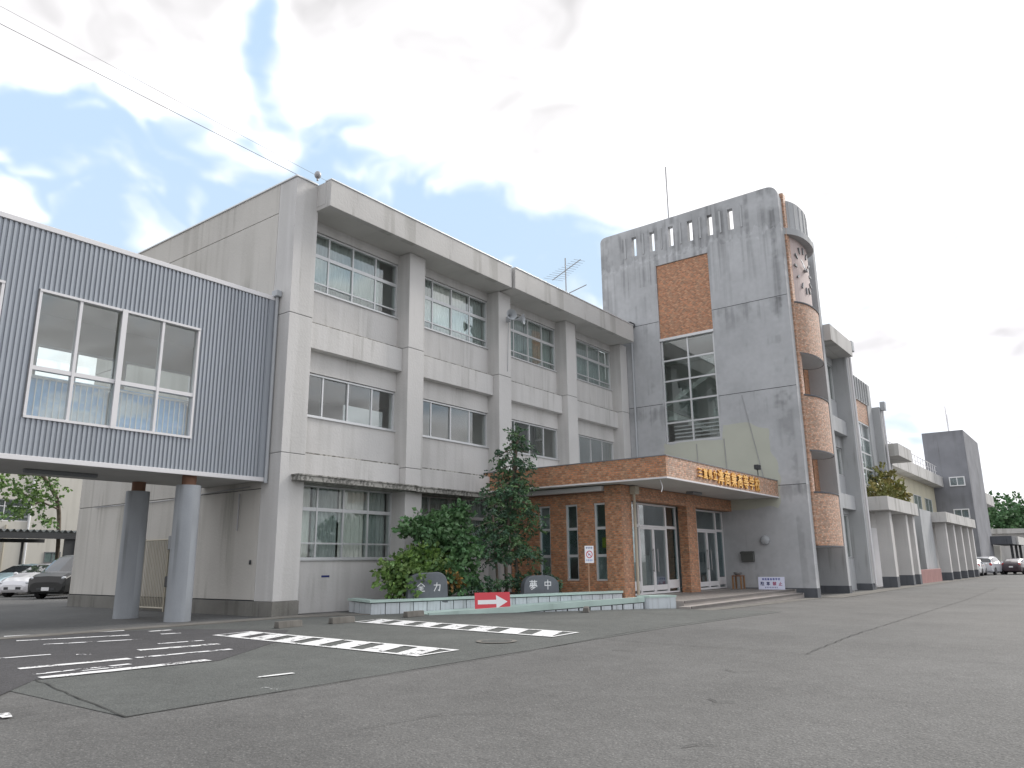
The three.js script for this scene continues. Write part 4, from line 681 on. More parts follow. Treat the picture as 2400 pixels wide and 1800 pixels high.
// ================================================================== ELEVATED WALKWAY
const walk = thing('elevated_walkway', 'elevated walkway clad in blue grey corrugated metal, on round columns', 'walkway', [10, 0, -19]);
{
  const xl = -14, xr = 12.09, zf = -17.48, zk = -20.45, yb = 3.55, yt = 8.5;
  const wins = [[6.13, 9.88, 4.33, 7.16], [-0.6, 5.46, 4.33, 7.13]];
  // corrugated cladding: trapezoid ribs, cut round the windows
  const clad = (z, sgn, holes) => {
    const pitch = 0.104, prof = [[0, 0], [0.03, 0], [0.036, 0.036], [0.086, 0.036], [0.092, 0]], pos = [], xs = [];
    for (let x = xl; x < xr; x += pitch) for (const [dx, dz] of prof) if (x + dx < xr) xs.push([x + dx, dz]);
    for (let i = 0; i < xs.length - 1; i++) {
      const [a, b] = [xs[i], xs[i + 1]], m = (a[0] + b[0]) / 2; let iv = [[yb, yt]];
      for (const [h0, h1, c, d] of holes) if (m > h0 && m < h1) iv = iv.flatMap(([p, q]) => [[p, Math.min(q, c)], [Math.max(p, d), q]].filter(([s, t]) => t - s > 0.01));
      for (const [p, q] of iv) { const A = [a[0], p, z + sgn * a[1]], B = [b[0], p, z + sgn * b[1]], C = [b[0], q, z + sgn * b[1]], D = [a[0], q, z + sgn * a[1]]; if (sgn > 0) pos.push(...A, ...B, ...C, ...A, ...C, ...D); else pos.push(...A, ...C, ...B, ...A, ...D, ...C); }
    }
    const g = new THREE.BufferGeometry(); g.setAttribute('position', new THREE.Float32BufferAttribute(pos, 3)); g.computeVertexNormals(); return uvm(g);
  };
  const wallWithHoles = (z0, z1, holes) => { const list = []; const xs = [...new Set([xl, xr, ...holes.flatMap((h) => [h[0], h[1]])])].sort((a, b) => a - b); for (let i = 0; i < xs.length - 1; i++) { const m = (xs[i] + xs[i + 1]) / 2, h = holes.find((q) => m > q[0] && m < q[1]); if (h) list.push(bx(xs[i], xs[i + 1], yb, h[2], z0, z1), bx(xs[i], xs[i + 1], h[3], yt, z0, z1)); else list.push(bx(xs[i], xs[i + 1], yb, yt, z0, z1)); } return list; };
  part(walk, 'cladding', clad(zf, 1, wins), M.corr, 'corrugated metal cladding');
  part(walk, 'inner_wall', wallWithHoles(zf - 0.12, zf - 0.006, wins), M.inner);
  const back = [[-0.6, 4.6, 5.72, 6.72], [5.3, 7.0, 5.72, 6.72], [7.25, 9.2, 5.72, 6.72], [9.45, 11.4, 5.72, 6.72]];
  part(walk, 'back_wall', wallWithHoles(zk, zk + 0.12, back), M.walkInner);
  for (const [a, b, c, d] of back) windowUnit(walk, 'z', a, b, c, d, zk + 0.05, [(a + b) / 2], [], { mat: M.aluWhite });
  part(walk, 'floor', bx(xl, xr, 3.47, 3.68, zk, zf - 0.02), M.soffit);
  part(walk, 'ceiling', bx(xl, xr, 7.5, 7.56, zk + 0.121, zf - 0.121), M.walkInner);
  part(walk, 'roof', bx(xl, xr, 8.4, 8.5, zk, zf - 0.02), M.corr);
  part(walk, 'end_wall', bx(xl - 0.1, xl, 3.47, 8.5, zk, zf), M.corr);
  part(walk, 'roof_trim', [bx(xl, xr + 0.0, 8.5, 8.62, zf - 0.12, zf + 0.065, 0.01)], M.aluWhite);
  part(walk, 'base_trim', [bx(xl, xr, 3.44, 3.55, zf - 0.019, zf + 0.056, 0.008)], M.aluWhite);
  part(walk, 'corner_trim', [bx(xr - 0.24, xr + 0.015, yb, 8.5, zf + 0.037, zf + 0.05)], M.corr);
  const wl = (a, b, c, d, us) => { windowUnit(walk, 'z', a, b, c, d, zf - 0.02, us, [[5.42, 0.09]], { fw: 0.055, mw: 0.06, d: 0.16, mat: M.aluWhite, glass: M.glass }); };
  wl(6.13, 9.88, 4.33, 7.16, [7.0, 7.96, 8.92]); wl(-0.6, 5.46, 4.33, 7.13, [0.9, 2.4, 3.9]);
  part(walk, 'centre_mullion', bx(7.9, 8.02, 4.33, 7.16, zf + 0.074, zf + 0.09), M.aluWhite);
  const bars = []; for (let x = -0.5; x < 9.85; x += 0.13) if (x < 5.4 || x > 6.18) bars.push(rod([x, 4.3, zf - 0.2], [x, 5.25, zf - 0.2], 0.016, 6)); bars.push(rod([-0.5, 5.27, zf - 0.2], [9.85, 5.27, zf - 0.2], 0.028, 8));
  part(walk, 'guard_rail', bars, M.aluWhite);
  M.blueScreen = std({ map: dataTex(512, 3.7, (u, v) => { const a = smooth(0.38, 0.66, fbm(u, v, 6, 9, 4, 3001)), b = fbm(u, v, 40, 40, 3, 3010); return [s2(lerp(0.36, 0.74, a) * (0.9 + 0.2 * b)), s2(lerp(0.56, 0.80, a) * (0.9 + 0.2 * b)), s2(lerp(0.82, 0.86, a) * (0.9 + 0.2 * b))]; }), roughness: 0.7 });
  for (const [a, b] of [[6.15, 7.92], [8.0, 9.86], [-0.58, 5.44]]) part(walk, 'blue_screen', bx(a, b, 4.2, 5.33, zf - 0.27, zf - 0.255), M.blueScreen, 'pale blue mottled screen behind the guard rail');
  part(walk, 'underside_light', bx(6.9, 8.5, 3.38, 3.47, -19.2, -19.05, 0.02), M.aluDark);
  for (const [x, z] of [[10.12, -17.78], [10.06, -20.15], [-2, -17.78], [-2, -20.15]]) { const c = part(walk, 'column', cyl(x, z, -0.05, 3.22, 0.30, 0.29, 32), M.colPaint, 'blue grey painted round column'); part(c, 'neck', cyl(x, z, 3.22, 3.48, 0.17, 0.17, 20), M.rust); }
}
part(school, 'downpipe', [rod([12.04, 3.4, -17.38], [12.04, 8.75, -17.38], 0.05), bx(11.93, 12.1, 8.6, 8.78, -17.5, -17.25, 0.02)], M.greyPipe);
part(school, 'rain_pipe', [rod([12.08, 3.2, -18.6], [12.08, 2.2, -18.6], 0.02), tube([[12.05, 3.35, -18.1], [12.03, 3.3, -20], [12.05, 3.22, -22.5], [12.05, 3.25, -27]], 0.016, 24)], M.steel);
{ // store gate and meter boxes at the end wall
  const s = thing('meter_cabinet', 'narrow beige metal gate with meter boxes behind the walkway column', 'cabinet', [12.0, 0, -22.3]);
  const bars = []; for (let z = -23.2; z < -21.9; z += 0.09) bars.push(rod([11.98, 0.12, z], [11.98, 2.05, z], 0.012, 6));
  part(s, 'gate', [...bars, rod([11.98, 2.05, -23.25], [11.98, 2.05, -21.85], 0.025), rod([11.98, 0.1, -23.25], [11.98, 0.1, -21.85], 0.025)], M.beigePipe);
  for (const z of [-21.85, -23.25]) part(s, 'gate_post', rod([11.98, 0, z], [11.98, 2.1, z], 0.03), M.beigePipe);
  part(s, 'meter_box', bx(11.85, 12.08, 1.75, 2.15, -21.7, -21.3, 0.02), M.aluDark); part(s, 'meter_box', bx(11.85, 12.08, 0.7, 1.0, -21.7, -21.35, 0.02), M.dark); part(s, 'meter_board', bx(12.0, 12.09, 0.3, 2.0, -21.8, -21.2), std({ color: new THREE.Color().setRGB(0.22, 0.26, 0.2), roughness: 0.8 }));
  part(s, 'pipe', [rod([11.95, 0, -21.6], [11.95, 0.8, -21.6], 0.04), rod([11.95, 0, -21.4], [11.95, 1.8, -21.4], 0.03)], M.beigePipe);
}

// ================================================================== VEGETATION
function leafMat(c, trans = 0.25) { return new THREE.MeshPhysicalMaterial({ color: 0xffffff, vertexColors: true, roughness: 0.6, transmission: trans, thickness: 0, side: THREE.DoubleSide }); }
M.leaf = std({ vertexColors: true, roughness: 0.55, side: THREE.DoubleSide });
// leaves: list of [x,y,z, dir(Vector3), size, colour]; each a folded blade of four triangles
function leafGeo(list, ratio = 0.36) {
  const n = list.length, pos = new Float32Array(n * 36), col = new Float32Array(n * 36), T = new THREE.Vector3(), S = new THREE.Vector3(), U = new THREE.Vector3(); let o = 0;
  for (const [x, y, z, d, s, c] of list) {
    T.copy(d).normalize(); S.set(rr(-1, 1), rr(-0.4, 0.4), rr(-1, 1)).cross(T).normalize(); U.crossVectors(T, S);
    const w = s * ratio, P = (a, b, h) => [x + T.x * a + S.x * b + U.x * h, y + T.y * a + S.y * b + U.y * h, z + T.z * a + S.z * b + U.z * h];
    const A = P(0, 0, 0), B = P(s * 0.45, w, s * 0.07), C = P(s, 0, -s * 0.12), D = P(s * 0.45, -w, s * 0.07), E = P(s * 0.5, 0, -s * 0.03);
    for (const v of [A, E, B, B, E, C, A, D, E, E, D, C]) { pos.set(v, o); col.set(c, o); o += 3; }
  }
  const g = new THREE.BufferGeometry(); g.setAttribute('position', new THREE.BufferAttribute(pos, 3)); g.setAttribute('color', new THREE.BufferAttribute(col, 3)); g.computeVertexNormals(); return g;
}
const V3 = (x, y, z) => new THREE.Vector3(x, y, z);
// crown from twig clumps: clumps [cx,cy,cz, radius, flatness], leaves per clump
function crownLeaves(clumps, per, size, cols, droop = 0.2) {
  const out = [];
  for (const [cx, cy, cz, r, fl = 0.7] of clumps) {
    const tone = rr(0.75, 1.2), base = cols[Math.floor(rnd() * cols.length)], twigs = Math.max(3, Math.round(per / 9));
    for (let t = 0; t < twigs; t++) {
      const th = rnd() * 6.283, ph = Math.acos(rr(-1, 1)), q = r * Math.cbrt(rr(0.12, 1)), d = V3(Math.sin(ph) * Math.cos(th), Math.cos(ph) * fl, Math.sin(ph) * Math.sin(th));
      const bx_ = cx + d.x * q, by = cy + d.y * q, bz = cz + d.z * q, out_ = d.clone().setY(d.y - droop).normalize();
      for (let k = 0; k < 9; k++) { const s = size * rr(0.65, 1.25), v = rr(0.7, 1.25) * tone, dir = out_.clone().add(V3(rr(-0.8, 0.8), rr(-0.6, 0.5), rr(-0.8, 0.8))); out.push([bx_ + out_.x * k * size * 0.2 + rr(-0.5, 0.5) * size, by + out_.y * k * size * 0.2 + rr(-0.4, 0.4) * size, bz + out_.z * k * size * 0.2 + rr(-0.5, 0.5) * size, dir, s, [base[0] * v, base[1] * v, base[2] * v]]); }
    }
  }
  return out;
}
const greens = { deep: [[0.055, 0.125, 0.06], [0.07, 0.145, 0.06], [0.05, 0.105, 0.06]], bright: [[0.13, 0.23, 0.05], [0.17, 0.27, 0.07], [0.10, 0.19, 0.05]], mid: [[0.07, 0.16, 0.06], [0.09, 0.18, 0.07]], far: [[0.09, 0.18, 0.07], [0.13, 0.23, 0.05], [0.07, 0.16, 0.06]], olive: [[0.22, 0.21, 0.05], [0.17, 0.18, 0.05], [0.26, 0.22, 0.07]], rust: [[0.35, 0.19, 0.04], [0.28, 0.16, 0.05]] };
{ // tall layered evergreen in the bed
  srand(77);
  const t = thing('evergreen_tree', 'tall dark evergreen tree with layered drooping branches in the planting bed', 'tree', [19.2, 0.27, -14.85]);
  const limbs = [tube([[19.2, 0.2, -14.85], [19.15, 1.4, -14.85], [19.35, 3.2, -14.8], [19.68, 5.2, -14.75]], 0.055, 20, 7), tube([[19.65, 0.2, -14.75], [19.6, 1.4, -14.8], [19.5, 2.8, -14.8], [19.7, 4.3, -14.85]], 0.045, 18, 7), tube([[18.9, 0.2, -14.95], [18.7, 1.5, -14.9], [18.45, 2.7, -14.8]], 0.04, 14, 7)];
  const clumps = [];
  for (let k = 0; k < 15; k++) { // whorls of branches
    const y = 1.55 + k * 0.27, R = y < 2.6 ? 1.32 - Math.abs(y - 2.2) * 0.25 : Math.max(0.2, 1.32 - (y - 2.6) * 0.36), n = 4 + Math.floor(R * 3.4), cx = 19.3 + (y > 3 ? (y - 3) * 0.13 : 0);
    for (let b = 0; b < n; b++) {
      const a = rnd() * 6.283, L = R * rr(0.65, 1.12), steps = Math.max(1, Math.round(L / 0.3));
      const tip = [cx + Math.cos(a) * L, y - L * 0.18 + rr(-0.08, 0.08), -14.82 + Math.sin(a) * L * 0.8]; limbs.push(rod([cx, y + 0.1, -14.82], tip, 0.012, 5));
      for (let s = 1; s <= steps; s++) { const f = s / steps; clumps.push([lerp(cx, tip[0], f), lerp(y + 0.1, tip[1], f), lerp(-14.82, tip[2], f), 0.19, 0.55]); }
    }
  }
  for (let k = 0; k < 7; k++) clumps.push([19.68 + rr(-0.15, 0.2), 5.0 + rr(0, 0.5), -14.75 + rr(-0.15, 0.15), 0.16, 1.2]);
  part(t, 'trunk', limbs, M.bark); part(t, 'crown', leafGeo(crownLeaves(clumps, 40, 0.10, greens.deep.concat([[0.10, 0.18, 0.07]]), 0.5), 0.28), M.leaf);
}
function shrub(name, label, blobs, cols, size, per, base, stems, group) {
  const t = thing(name, label, 'shrub', base, group), cl = [], st = [];
  for (const [x, y, z, rx, ry, rz, n] of blobs) { for (let k = 0; k < n; k++) { const th = rnd() * 6.283, ph = Math.acos(rr(-1, 1)), q = Math.cbrt(rr(0.35, 1)); cl.push([x + rx * q * Math.sin(ph) * Math.cos(th), y + ry * q * Math.cos(ph), z + rz * q * Math.sin(ph) * Math.sin(th), size * 1.6, 0.8]); } }
  for (const s of stems) st.push(rod([base[0] + rr(-0.1, 0.1), base[1] - 0.05, base[2] + rr(-0.1, 0.1)], s, 0.02, 6));
  part(t, 'stem', st, M.bark); part(t, 'foliage', leafGeo(crownLeaves(cl, per, size, cols, 0.1), 0.38), M.leaf); return t;
}
srand(91);
shrub('broadleaf_shrub', 'bright green rounded shrub behind the rounded grey stone', [[15.25, 0.95, -15.35, 0.62, 0.45, 0.5, 44], [15.95, 1.25, -15.5, 0.6, 0.35, 0.45, 34], [16.5, 1.45, -15.6, 0.5, 0.25, 0.4, 20]], greens.bright, 0.13, 36, [15.5, 0.27, -15.45], [[15.0, 0.9, -15.3], [15.6, 1.1, -15.4], [16.1, 1.3, -15.5]]);
shrub('broadleaf_shrub', 'dark green spreading shrub between the bright shrub and the tall tree', [[16.6, 2.2, -15.7, 0.75, 0.35, 0.5, 40], [17.3, 1.75, -15.4, 0.7, 0.4, 0.5, 44], [17.6, 2.5, -15.6, 0.5, 0.3, 0.4, 20], [17.0, 0.85, -15.2, 0.8, 0.5, 0.4, 30]], greens.mid, 0.15, 34, [17.0, 0.27, -15.6], [[16.6, 2.1, -15.7], [17.3, 1.9, -15.5], [17.5, 2.4, -15.6], [16.9, 1.2, -15.4]]);
shrub('low_shrub', 'low dark shrub around the foot of the tall tree', [[18.0, 0.55, -14.8, 0.6, 0.28, 0.4, 24], [20.2, 0.6, -14.2, 0.6, 0.3, 0.4, 26], [19.3, 0.5, -14.6, 0.6, 0.25, 0.3, 18]], greens.deep, 0.1, 30, [19.0, 0.27, -14.6], [[18.2, 0.5, -14.8], [20.0, 0.5, -14.3]]);
shrub('autumn_fern', 'small tuft of orange brown leaves beside the grey stone', [[16.65, 0.95, -14.95, 0.26, 0.13, 0.16, 9]], greens.rust, 0.11, 24, [16.6, 0.27, -14.95], [[16.65, 0.85, -14.95], [16.5, 0.8, -14.95]]);
function broadTree(name, label, x, y0, z, h, R, cols, leaf, n, per, group) {
  const t = thing(name, label, 'tree', [x, y0, z], group), limbs = [tube([[x, y0 - 0.1, z], [x + 0.1, y0 + h * 0.3, z], [x - 0.05, y0 + h * 0.6, z + 0.1]], 0.035 * h * 0.6, 12, 8)], cl = [];
  for (let k = 0; k < n; k++) { const th = rnd() * 6.283, ph = Math.acos(rr(-0.75, 1)), q = Math.cbrt(rr(0.25, 1)), p = [x + R * q * Math.sin(ph) * Math.cos(th), y0 + h * 0.66 + h * 0.34 * q * Math.cos(ph), z + R * q * Math.sin(ph) * Math.sin(th)]; cl.push([...p, leaf * 3.2, 0.75]); if (k % 4 === 0) limbs.push(rod([x, y0 + h * rr(0.35, 0.6), z], p, 0.03, 5)); }
  part(t, 'trunk', limbs, M.bark); part(t, 'crown', leafGeo(crownLeaves(cl, per, leaf, cols, 0.1), 0.42), M.leaf); return t;
}

// ================================================================== SECOND WING, PORTICOS AND FAR BUILDINGS (beyond the tower)
const wing = thing('school_wing', 'grey three storey school wing with deep piers beyond the clock tower', 'building', [45, -0.2, -9.07]);
{
  const zS = -9.75, zI = -10.0;
  part(wing, 'pier', bx(40.45, 41.1, -0.6, 12.0, zI, -9.07, 0.02), M.tower);
  part(wing, 'plinth', bx(40.4, 41.15, -0.6, 0.1, zI, -9.04, 0.01), M.darkPlinth);
  part(wing, 'spandrel', bx(36.61, 40.44, -0.6, 1.3, zI, zS), M.tower); part(wing, 'spandrel', bx(36.61, 40.44, 3.4, 5.3, zI, zS), M.tower); part(wing, 'spandrel', bx(36.61, 40.44, 6.7, 9.1, zI, zS), M.tower); part(wing, 'lintel', bx(36.61, 40.44, 11.0, 11.4, zI, zS), M.tower);
  for (const [a, b] of [[7.3, 8.05], [3.6, 4.3]]) part(wing, 'band', bx(36.612, 40.438, a, b, zI, -9.4, 0.012), M.tower);
  for (const [a, b] of [[9.12, 11.0], [5.32, 6.68], [1.32, 3.38]]) windowUnit(wing, 'z', 36.62, 40.43, a, b, zS - 0.1, [37.57, 38.52, 39.48], [], {});
  part(wing, 'parapet', bx(36.61, 40.6, 11.4, 12.2, -9.35, -8.75, 0.015), M.parapet);
  part(wing, 'hopper', bx(40.7, 41.1, 11.75, 12.3, -9.05, -8.75, 0.02), M.greyPipe); part(wing, 'downpipe', rod([40.9, 0, -8.98], [40.9, 11.75, -8.98], 0.06), M.aluWhite);
  // stair bay with ribbed top, tile panel and tall glazing
  const zg = -10.33;
  part(wing, 'stair_bay_wall', [bx(41.11, 46.4, -0.6, 12.0, -12.5, zg), bx(50.2, 51.4, -0.6, 12.0, -12.5, zg), bx(46.4, 50.2, 10.55, 12.0, -12.5, zg), bx(46.4, 50.2, -0.6, 4.6, -12.5, zg)], M.tower);
  for (let k = 0; k < 8; k++) part(wing, 'rib', bx(46.2 + k * 0.6, 46.28 + k * 0.6, 10.6, 11.95, zg + 0.001, zg + 0.06), M.tower);
  part(wing, 'tile_panel', bx(46.4, 50.2, 9.25, 10.55, -10.6, zg - 0.05), M.tileLit);
  windowUnit(wing, 'z', 46.4, 50.2, 4.6, 9.25, zg - 0.12, [48.3], [8.3, 7.4, 6.45, 5.5], { fw: 0.08, mw: 0.1, mat: M.alu, glass: M.glass, flat: true });
  part(wing, 'inner_wall', bx(46.4, 50.4, 4.4, 9.5, -10.75, -10.68), M.white);  // white sheet close behind the glass, added to imitate its bright sky reflection
  part(wing, 'pier', bx(51.4, 52.0, -0.6, 10.6, -12.5, -9.9, 0.02), M.tower); part(wing, 'hopper', bx(51.6, 52.0, 10.4, 10.95, -9.89, -9.6, 0.02), M.greyPipe); part(wing, 'downpipe', rod([51.8, 0, -9.8], [51.8, 10.4, -9.8], 0.06), M.aluWhite);
  part(wing, 'back_block', bx(36.61, 56, -0.6, 11.38, -27, -12.55), M.tower); part(wing, 'roof_slab', bx(36.61, 41.0, 11.4, 11.55, -12.5, -9.36), M.soffit); part(wing, 'front_block', bx(36.61, 41.45, -0.6, 11.38, -12.54, -11.2), M.inner);
  part(wing, 'parapet', bx(52.02, 56.2, 7.5, 8.3, -12.5, -9.2, 0.02), M.parapet); part(wing, 'wall', bx(52.02, 56.0, -0.6, 7.49, -12.5, -10.4), M.tower);
}
function portico(label, x0, x1, zf, zb, cols) {
  const g = gY(x0), t = thing('portico', label, 'portico', [(x0 + x1) / 2, g, zf], 'low concrete porticos along the school wing');
  part(t, 'roof_edge', bx(x0, x1, 3.73, 4.44, zb, zf, 0.02), M.parapet);
  for (const x of cols) { part(t, 'pillar', bx(x, x + 0.55, g - 0.3, 3.729, zf - 0.95, zf - 0.25, 0.015), M.wall); part(t, 'pillar_foot', bx(x - 0.01, x + 0.56, g - 0.3, g + 0.55, zf - 0.96, zf - 0.24, 0.01), M.darkPlinth); }
  part(t, 'rear_wall', bx(x0 + 0.1, x1, g - 0.3, 3.728, zb - 0.2, zb + 0.4), M.wall); part(t, 'shutter', bx(x0 + 1.4, x0 + 3.6, g, 2.9, zb + 0.41, zb + 0.46), M.aluWhite, 'pale rolling shutter');
  return t;
}
portico('low concrete portico with a pale shutter next to the stair bay', 43.4, 51.6, -8.5, -10.28, [44.6, 48.9, 50.95]);
portico('low concrete portico in front of the dark grey tower', 61.9, 77.5, -8.45, -11.5, [62.6, 66.4, 70.2, 74.0, 76.9]);
{
  const p = thing('brick_planter', 'low reddish brick planter wall between the two porticos', 'planter', [55.5, -0.3, -9]); M.redBrick = std({ map: wallTex([0.32, 0.17, 0.16], 0.35, 0.1, 0.15, 2601, 2, 512), roughness: 0.85 });
  part(p, 'wall', bx(51.9, 60.3, -0.6, 0.55, -9.3, -9.0, 0.02), M.redBrick); part(p, 'soil', bx(51.9, 60.3, -0.6, 0.4, -11.6, -9.31), M.soil);
  const pw = thing('passage_wall', 'grey wall and beam framing the passage between the porticos', 'wall', [58, -0.3, -9.4]); part(pw, 'wall', bx(57.6, 61.8, -0.6, 4.5, -11.6, -9.4), M.tower); part(pw, 'beam', bx(51.65, 57.59, 2.75, 4.2, -10.9, -10.5), M.tower); part(pw, 'back', bx(51.65, 57.59, -0.6, 4.0, -16.2, -16), M.inner);
  srand(123); shrub('passage_plant', 'green bush growing in the passage behind the red planter', [[54.2, 1.9, -10.4, 1.3, 1.3, 0.6, 40]], greens.mid, 0.22, 27, [54.2, 0.4, -10.4], [[54, 1.6, -10.4], [54.6, 2, -10.4]]);
  shrub('roof_plant', 'yellowish plants growing on the portico roof', [[48.5, 4.95, -9.4, 2.9, 0.45, 0.5, 60], [50.5, 5.8, -9.8, 0.9, 0.9, 0.5, 26], [46, 4.7, -9.4, 1.2, 0.25, 0.4, 14]], greens.olive, 0.2, 22, [48.5, 4.44, -9.4], [[48, 4.9, -9.4], [50.3, 5.6, -9.8], [46.2, 4.7, -9.4]]);
}
{ // two storey block with roof railing
  const b = thing('two_storey_block', 'cream two storey block with a railed flat roof before the dark tower', 'building', [75, -0.4, -12]);
  M.cream = std({ map: wallTex([0.52, 0.49, 0.38], 0.15, 0.15, 0.04, 2701, 6, 512), roughness: 0.9 });
  part(b, 'wall', bx(57.5, 88.8, -0.7, 8.3, -24, -12.9), M.cream); part(b, 'roof_edge', bx(56.4, 88.9, 8.3, 9.35, -24.5, -12, 0.03), M.parapet);
  const rl = []; for (let x = 57; x < 88; x += 1.3) rl.push(rod([x, 9.35, -12.3], [x, 10.35, -12.3], 0.03, 5)); rl.push(rod([57, 10.35, -12.3], [88, 10.35, -12.3], 0.035, 5), rod([57, 9.85, -12.3], [88, 9.85, -12.3], 0.025, 5)); part(b, 'railing', rl, M.aluWhite);
  for (let k = 0; k < 5; k++) windowUnit(b, 'z', 60 + k * 5.6, 63.6 + k * 5.6, 5.0, 6.9, -12.86, [61.8 + k * 5.6], [], { d: 0.06, glass: M.glassTint, mat: M.alu, flat: true });
  part(b, 'mast_lamp', [rod([57.8, 9.35, -12.4], [57.8, 10.9, -12.4], 0.05), bx(57.4, 58.2, 10.9, 11.0, -12.6, -12.2)], M.steel);
  part(b, 'awning', bx(66, 73, 4.6, 4.75, -12.89, -11.8), M.white); part(b, 'service_unit', bx(66.2, 67.2, 3.0, 4.4, -12.5, -11.9), M.dark);
}
{
  const t = thing('grey_tower', 'dark grey weathered concrete stair tower with two small windows', 'tower', [92, -0.4, -9.6]);
  part(t, 'shaft', bx(89.1, 101, -0.7, 14.05, -13.4, -9.6, 0.04), M.greyTower);
  for (const y of [8.35, 5.1]) { const w = windowUnit(t, 'x', -11.45, -10.05, y, y + 0.95, 89.06, [-10.75], [], { fw: 0.1, mw: 0.07, d: 0.08, mat: M.white, glass: M.glassTint, flat: true }); part(t, 'window_recess', bx(89.105, 89.12, y, y + 0.95, -11.4, -10.1), M.dark); }
  part(t, 'mast', [rod([90, 14.05, -11], [90, 16.8, -11], 0.04, 6), rod([90.6, 14.05, -11], [90.6, 16, -11], 0.03, 6)], M.aluWhite);
  const f = thing('far_hall', 'pale far building with a projecting eave behind the dark tower', 'building', [106, -0.4, -11]); part(f, 'wall', bx(101.2, 112, -0.7, 7.4, -22, -11), M.wall); part(f, 'eave', bx(101.2, 113.5, 7.4, 8.7, -22, -10.0, 0.03), M.parapet);
  const c = thing('entrance_awning', 'dark flat awning on posts behind the parked cars', 'awning', [104, -0.4, -8.5]); part(c, 'slab', bx(99, 113, 2.6, 3.5, -9.59, -7.6, 0.03), M.darkPlinth); part(c, 'edge', bx(104, 113.1, 2.62, 3.52, -7.599, -7.4), M.soffit); for (const x of [100.5, 106, 111.5]) part(c, 'post', bx(x, x + 0.25, -0.6, 2.599, -8.0, -7.75), M.dark); part(c, 'back_wall', bx(101.2, 113, -0.6, 2.599, -10.99, -10.0), M.inner);
  const w = thing('low_hall', 'long low pale building with a sloping roof edge at the end of the yard', 'building', [135, -0.4, -6]); part(w, 'wall', bx(118, 150, -0.7, 4.2, -20, -5.2), M.wall); part(w, 'roof', prism([[117.4, -20.4], [117.4, -4.6], [150.5, -4.6], [150.5, -20.4]], [4.2, 4.2, 4.2, 4.2], [5.1, 4.7, 4.7, 5.1]), M.parapet);
}
srand(321);
broadTree('distant_tree', 'rounded yellow green tree rising behind the low far building', 160, -0.4, -14, 11, 7, greens.mid, 0.6, 150, 36, 'trees beyond the far building');
broadTree('distant_tree', 'wide green tree at the end of the yard', 168, -0.4, -3.5, 11, 8, greens.mid, 0.6, 170, 36, 'trees beyond the far building');
broadTree('tall_pine', 'tall brownish pine standing at the right end of the yard', 150, -0.4, 0.5, 13.5, 3.4, [[0.12, 0.10, 0.05], [0.09, 0.10, 0.05]], 0.4, 50, 27);

// ================================================================== BEHIND THE WALKWAY
const annex = thing('annex_building', 'cream school building with a band of windows behind the carport', 'building', [20, 0, -56]);
{
  M.annexWall = std({ map: wallTex([0.55, 0.53, 0.48], 0.12, 0.2, 0.04, 2801, 6, 512), roughness: 0.9 });
  const z = -56; part(annex, 'wall', [bx(2, 45, -0.4, 4.25, z - 8, z), bx(2, 45, 5.65, 9.6, z - 8, z), bx(20.9, 45, 4.25, 5.65, z - 8, z)], M.annexWall);
  windowUnit(annex, 'z', 2, 20.9, 4.25, 5.65, z - 0.1, [4, 5.8, 7.6, 9.4, 11.2, 13, 14.8, 16.6, 18.0, 19.4], [4.55, 5.2], { mat: M.aluWhite, glass: M.glassTint });
  part(annex, 'room', bx(2, 20.9, 4.2, 5.7, z - 3, z - 1.5), M.inner); part(annex, 'downpipe', rod([20.9, 0, z + 0.08], [20.9, 9.6, z + 0.08], 0.07), M.white);
  windowUnit(annex, 'z', 22.1, 23.1, 1.6, 2.3, z + 0.03, [22.6], [], { mat: M.aluDark, glass: M.glassTint, flat: true, d: 0.05 }); part(annex, 'pipe', rod([19.6, 0, z + 0.08], [19.6, 4, z + 0.08], 0.06), M.beigePipe);
}
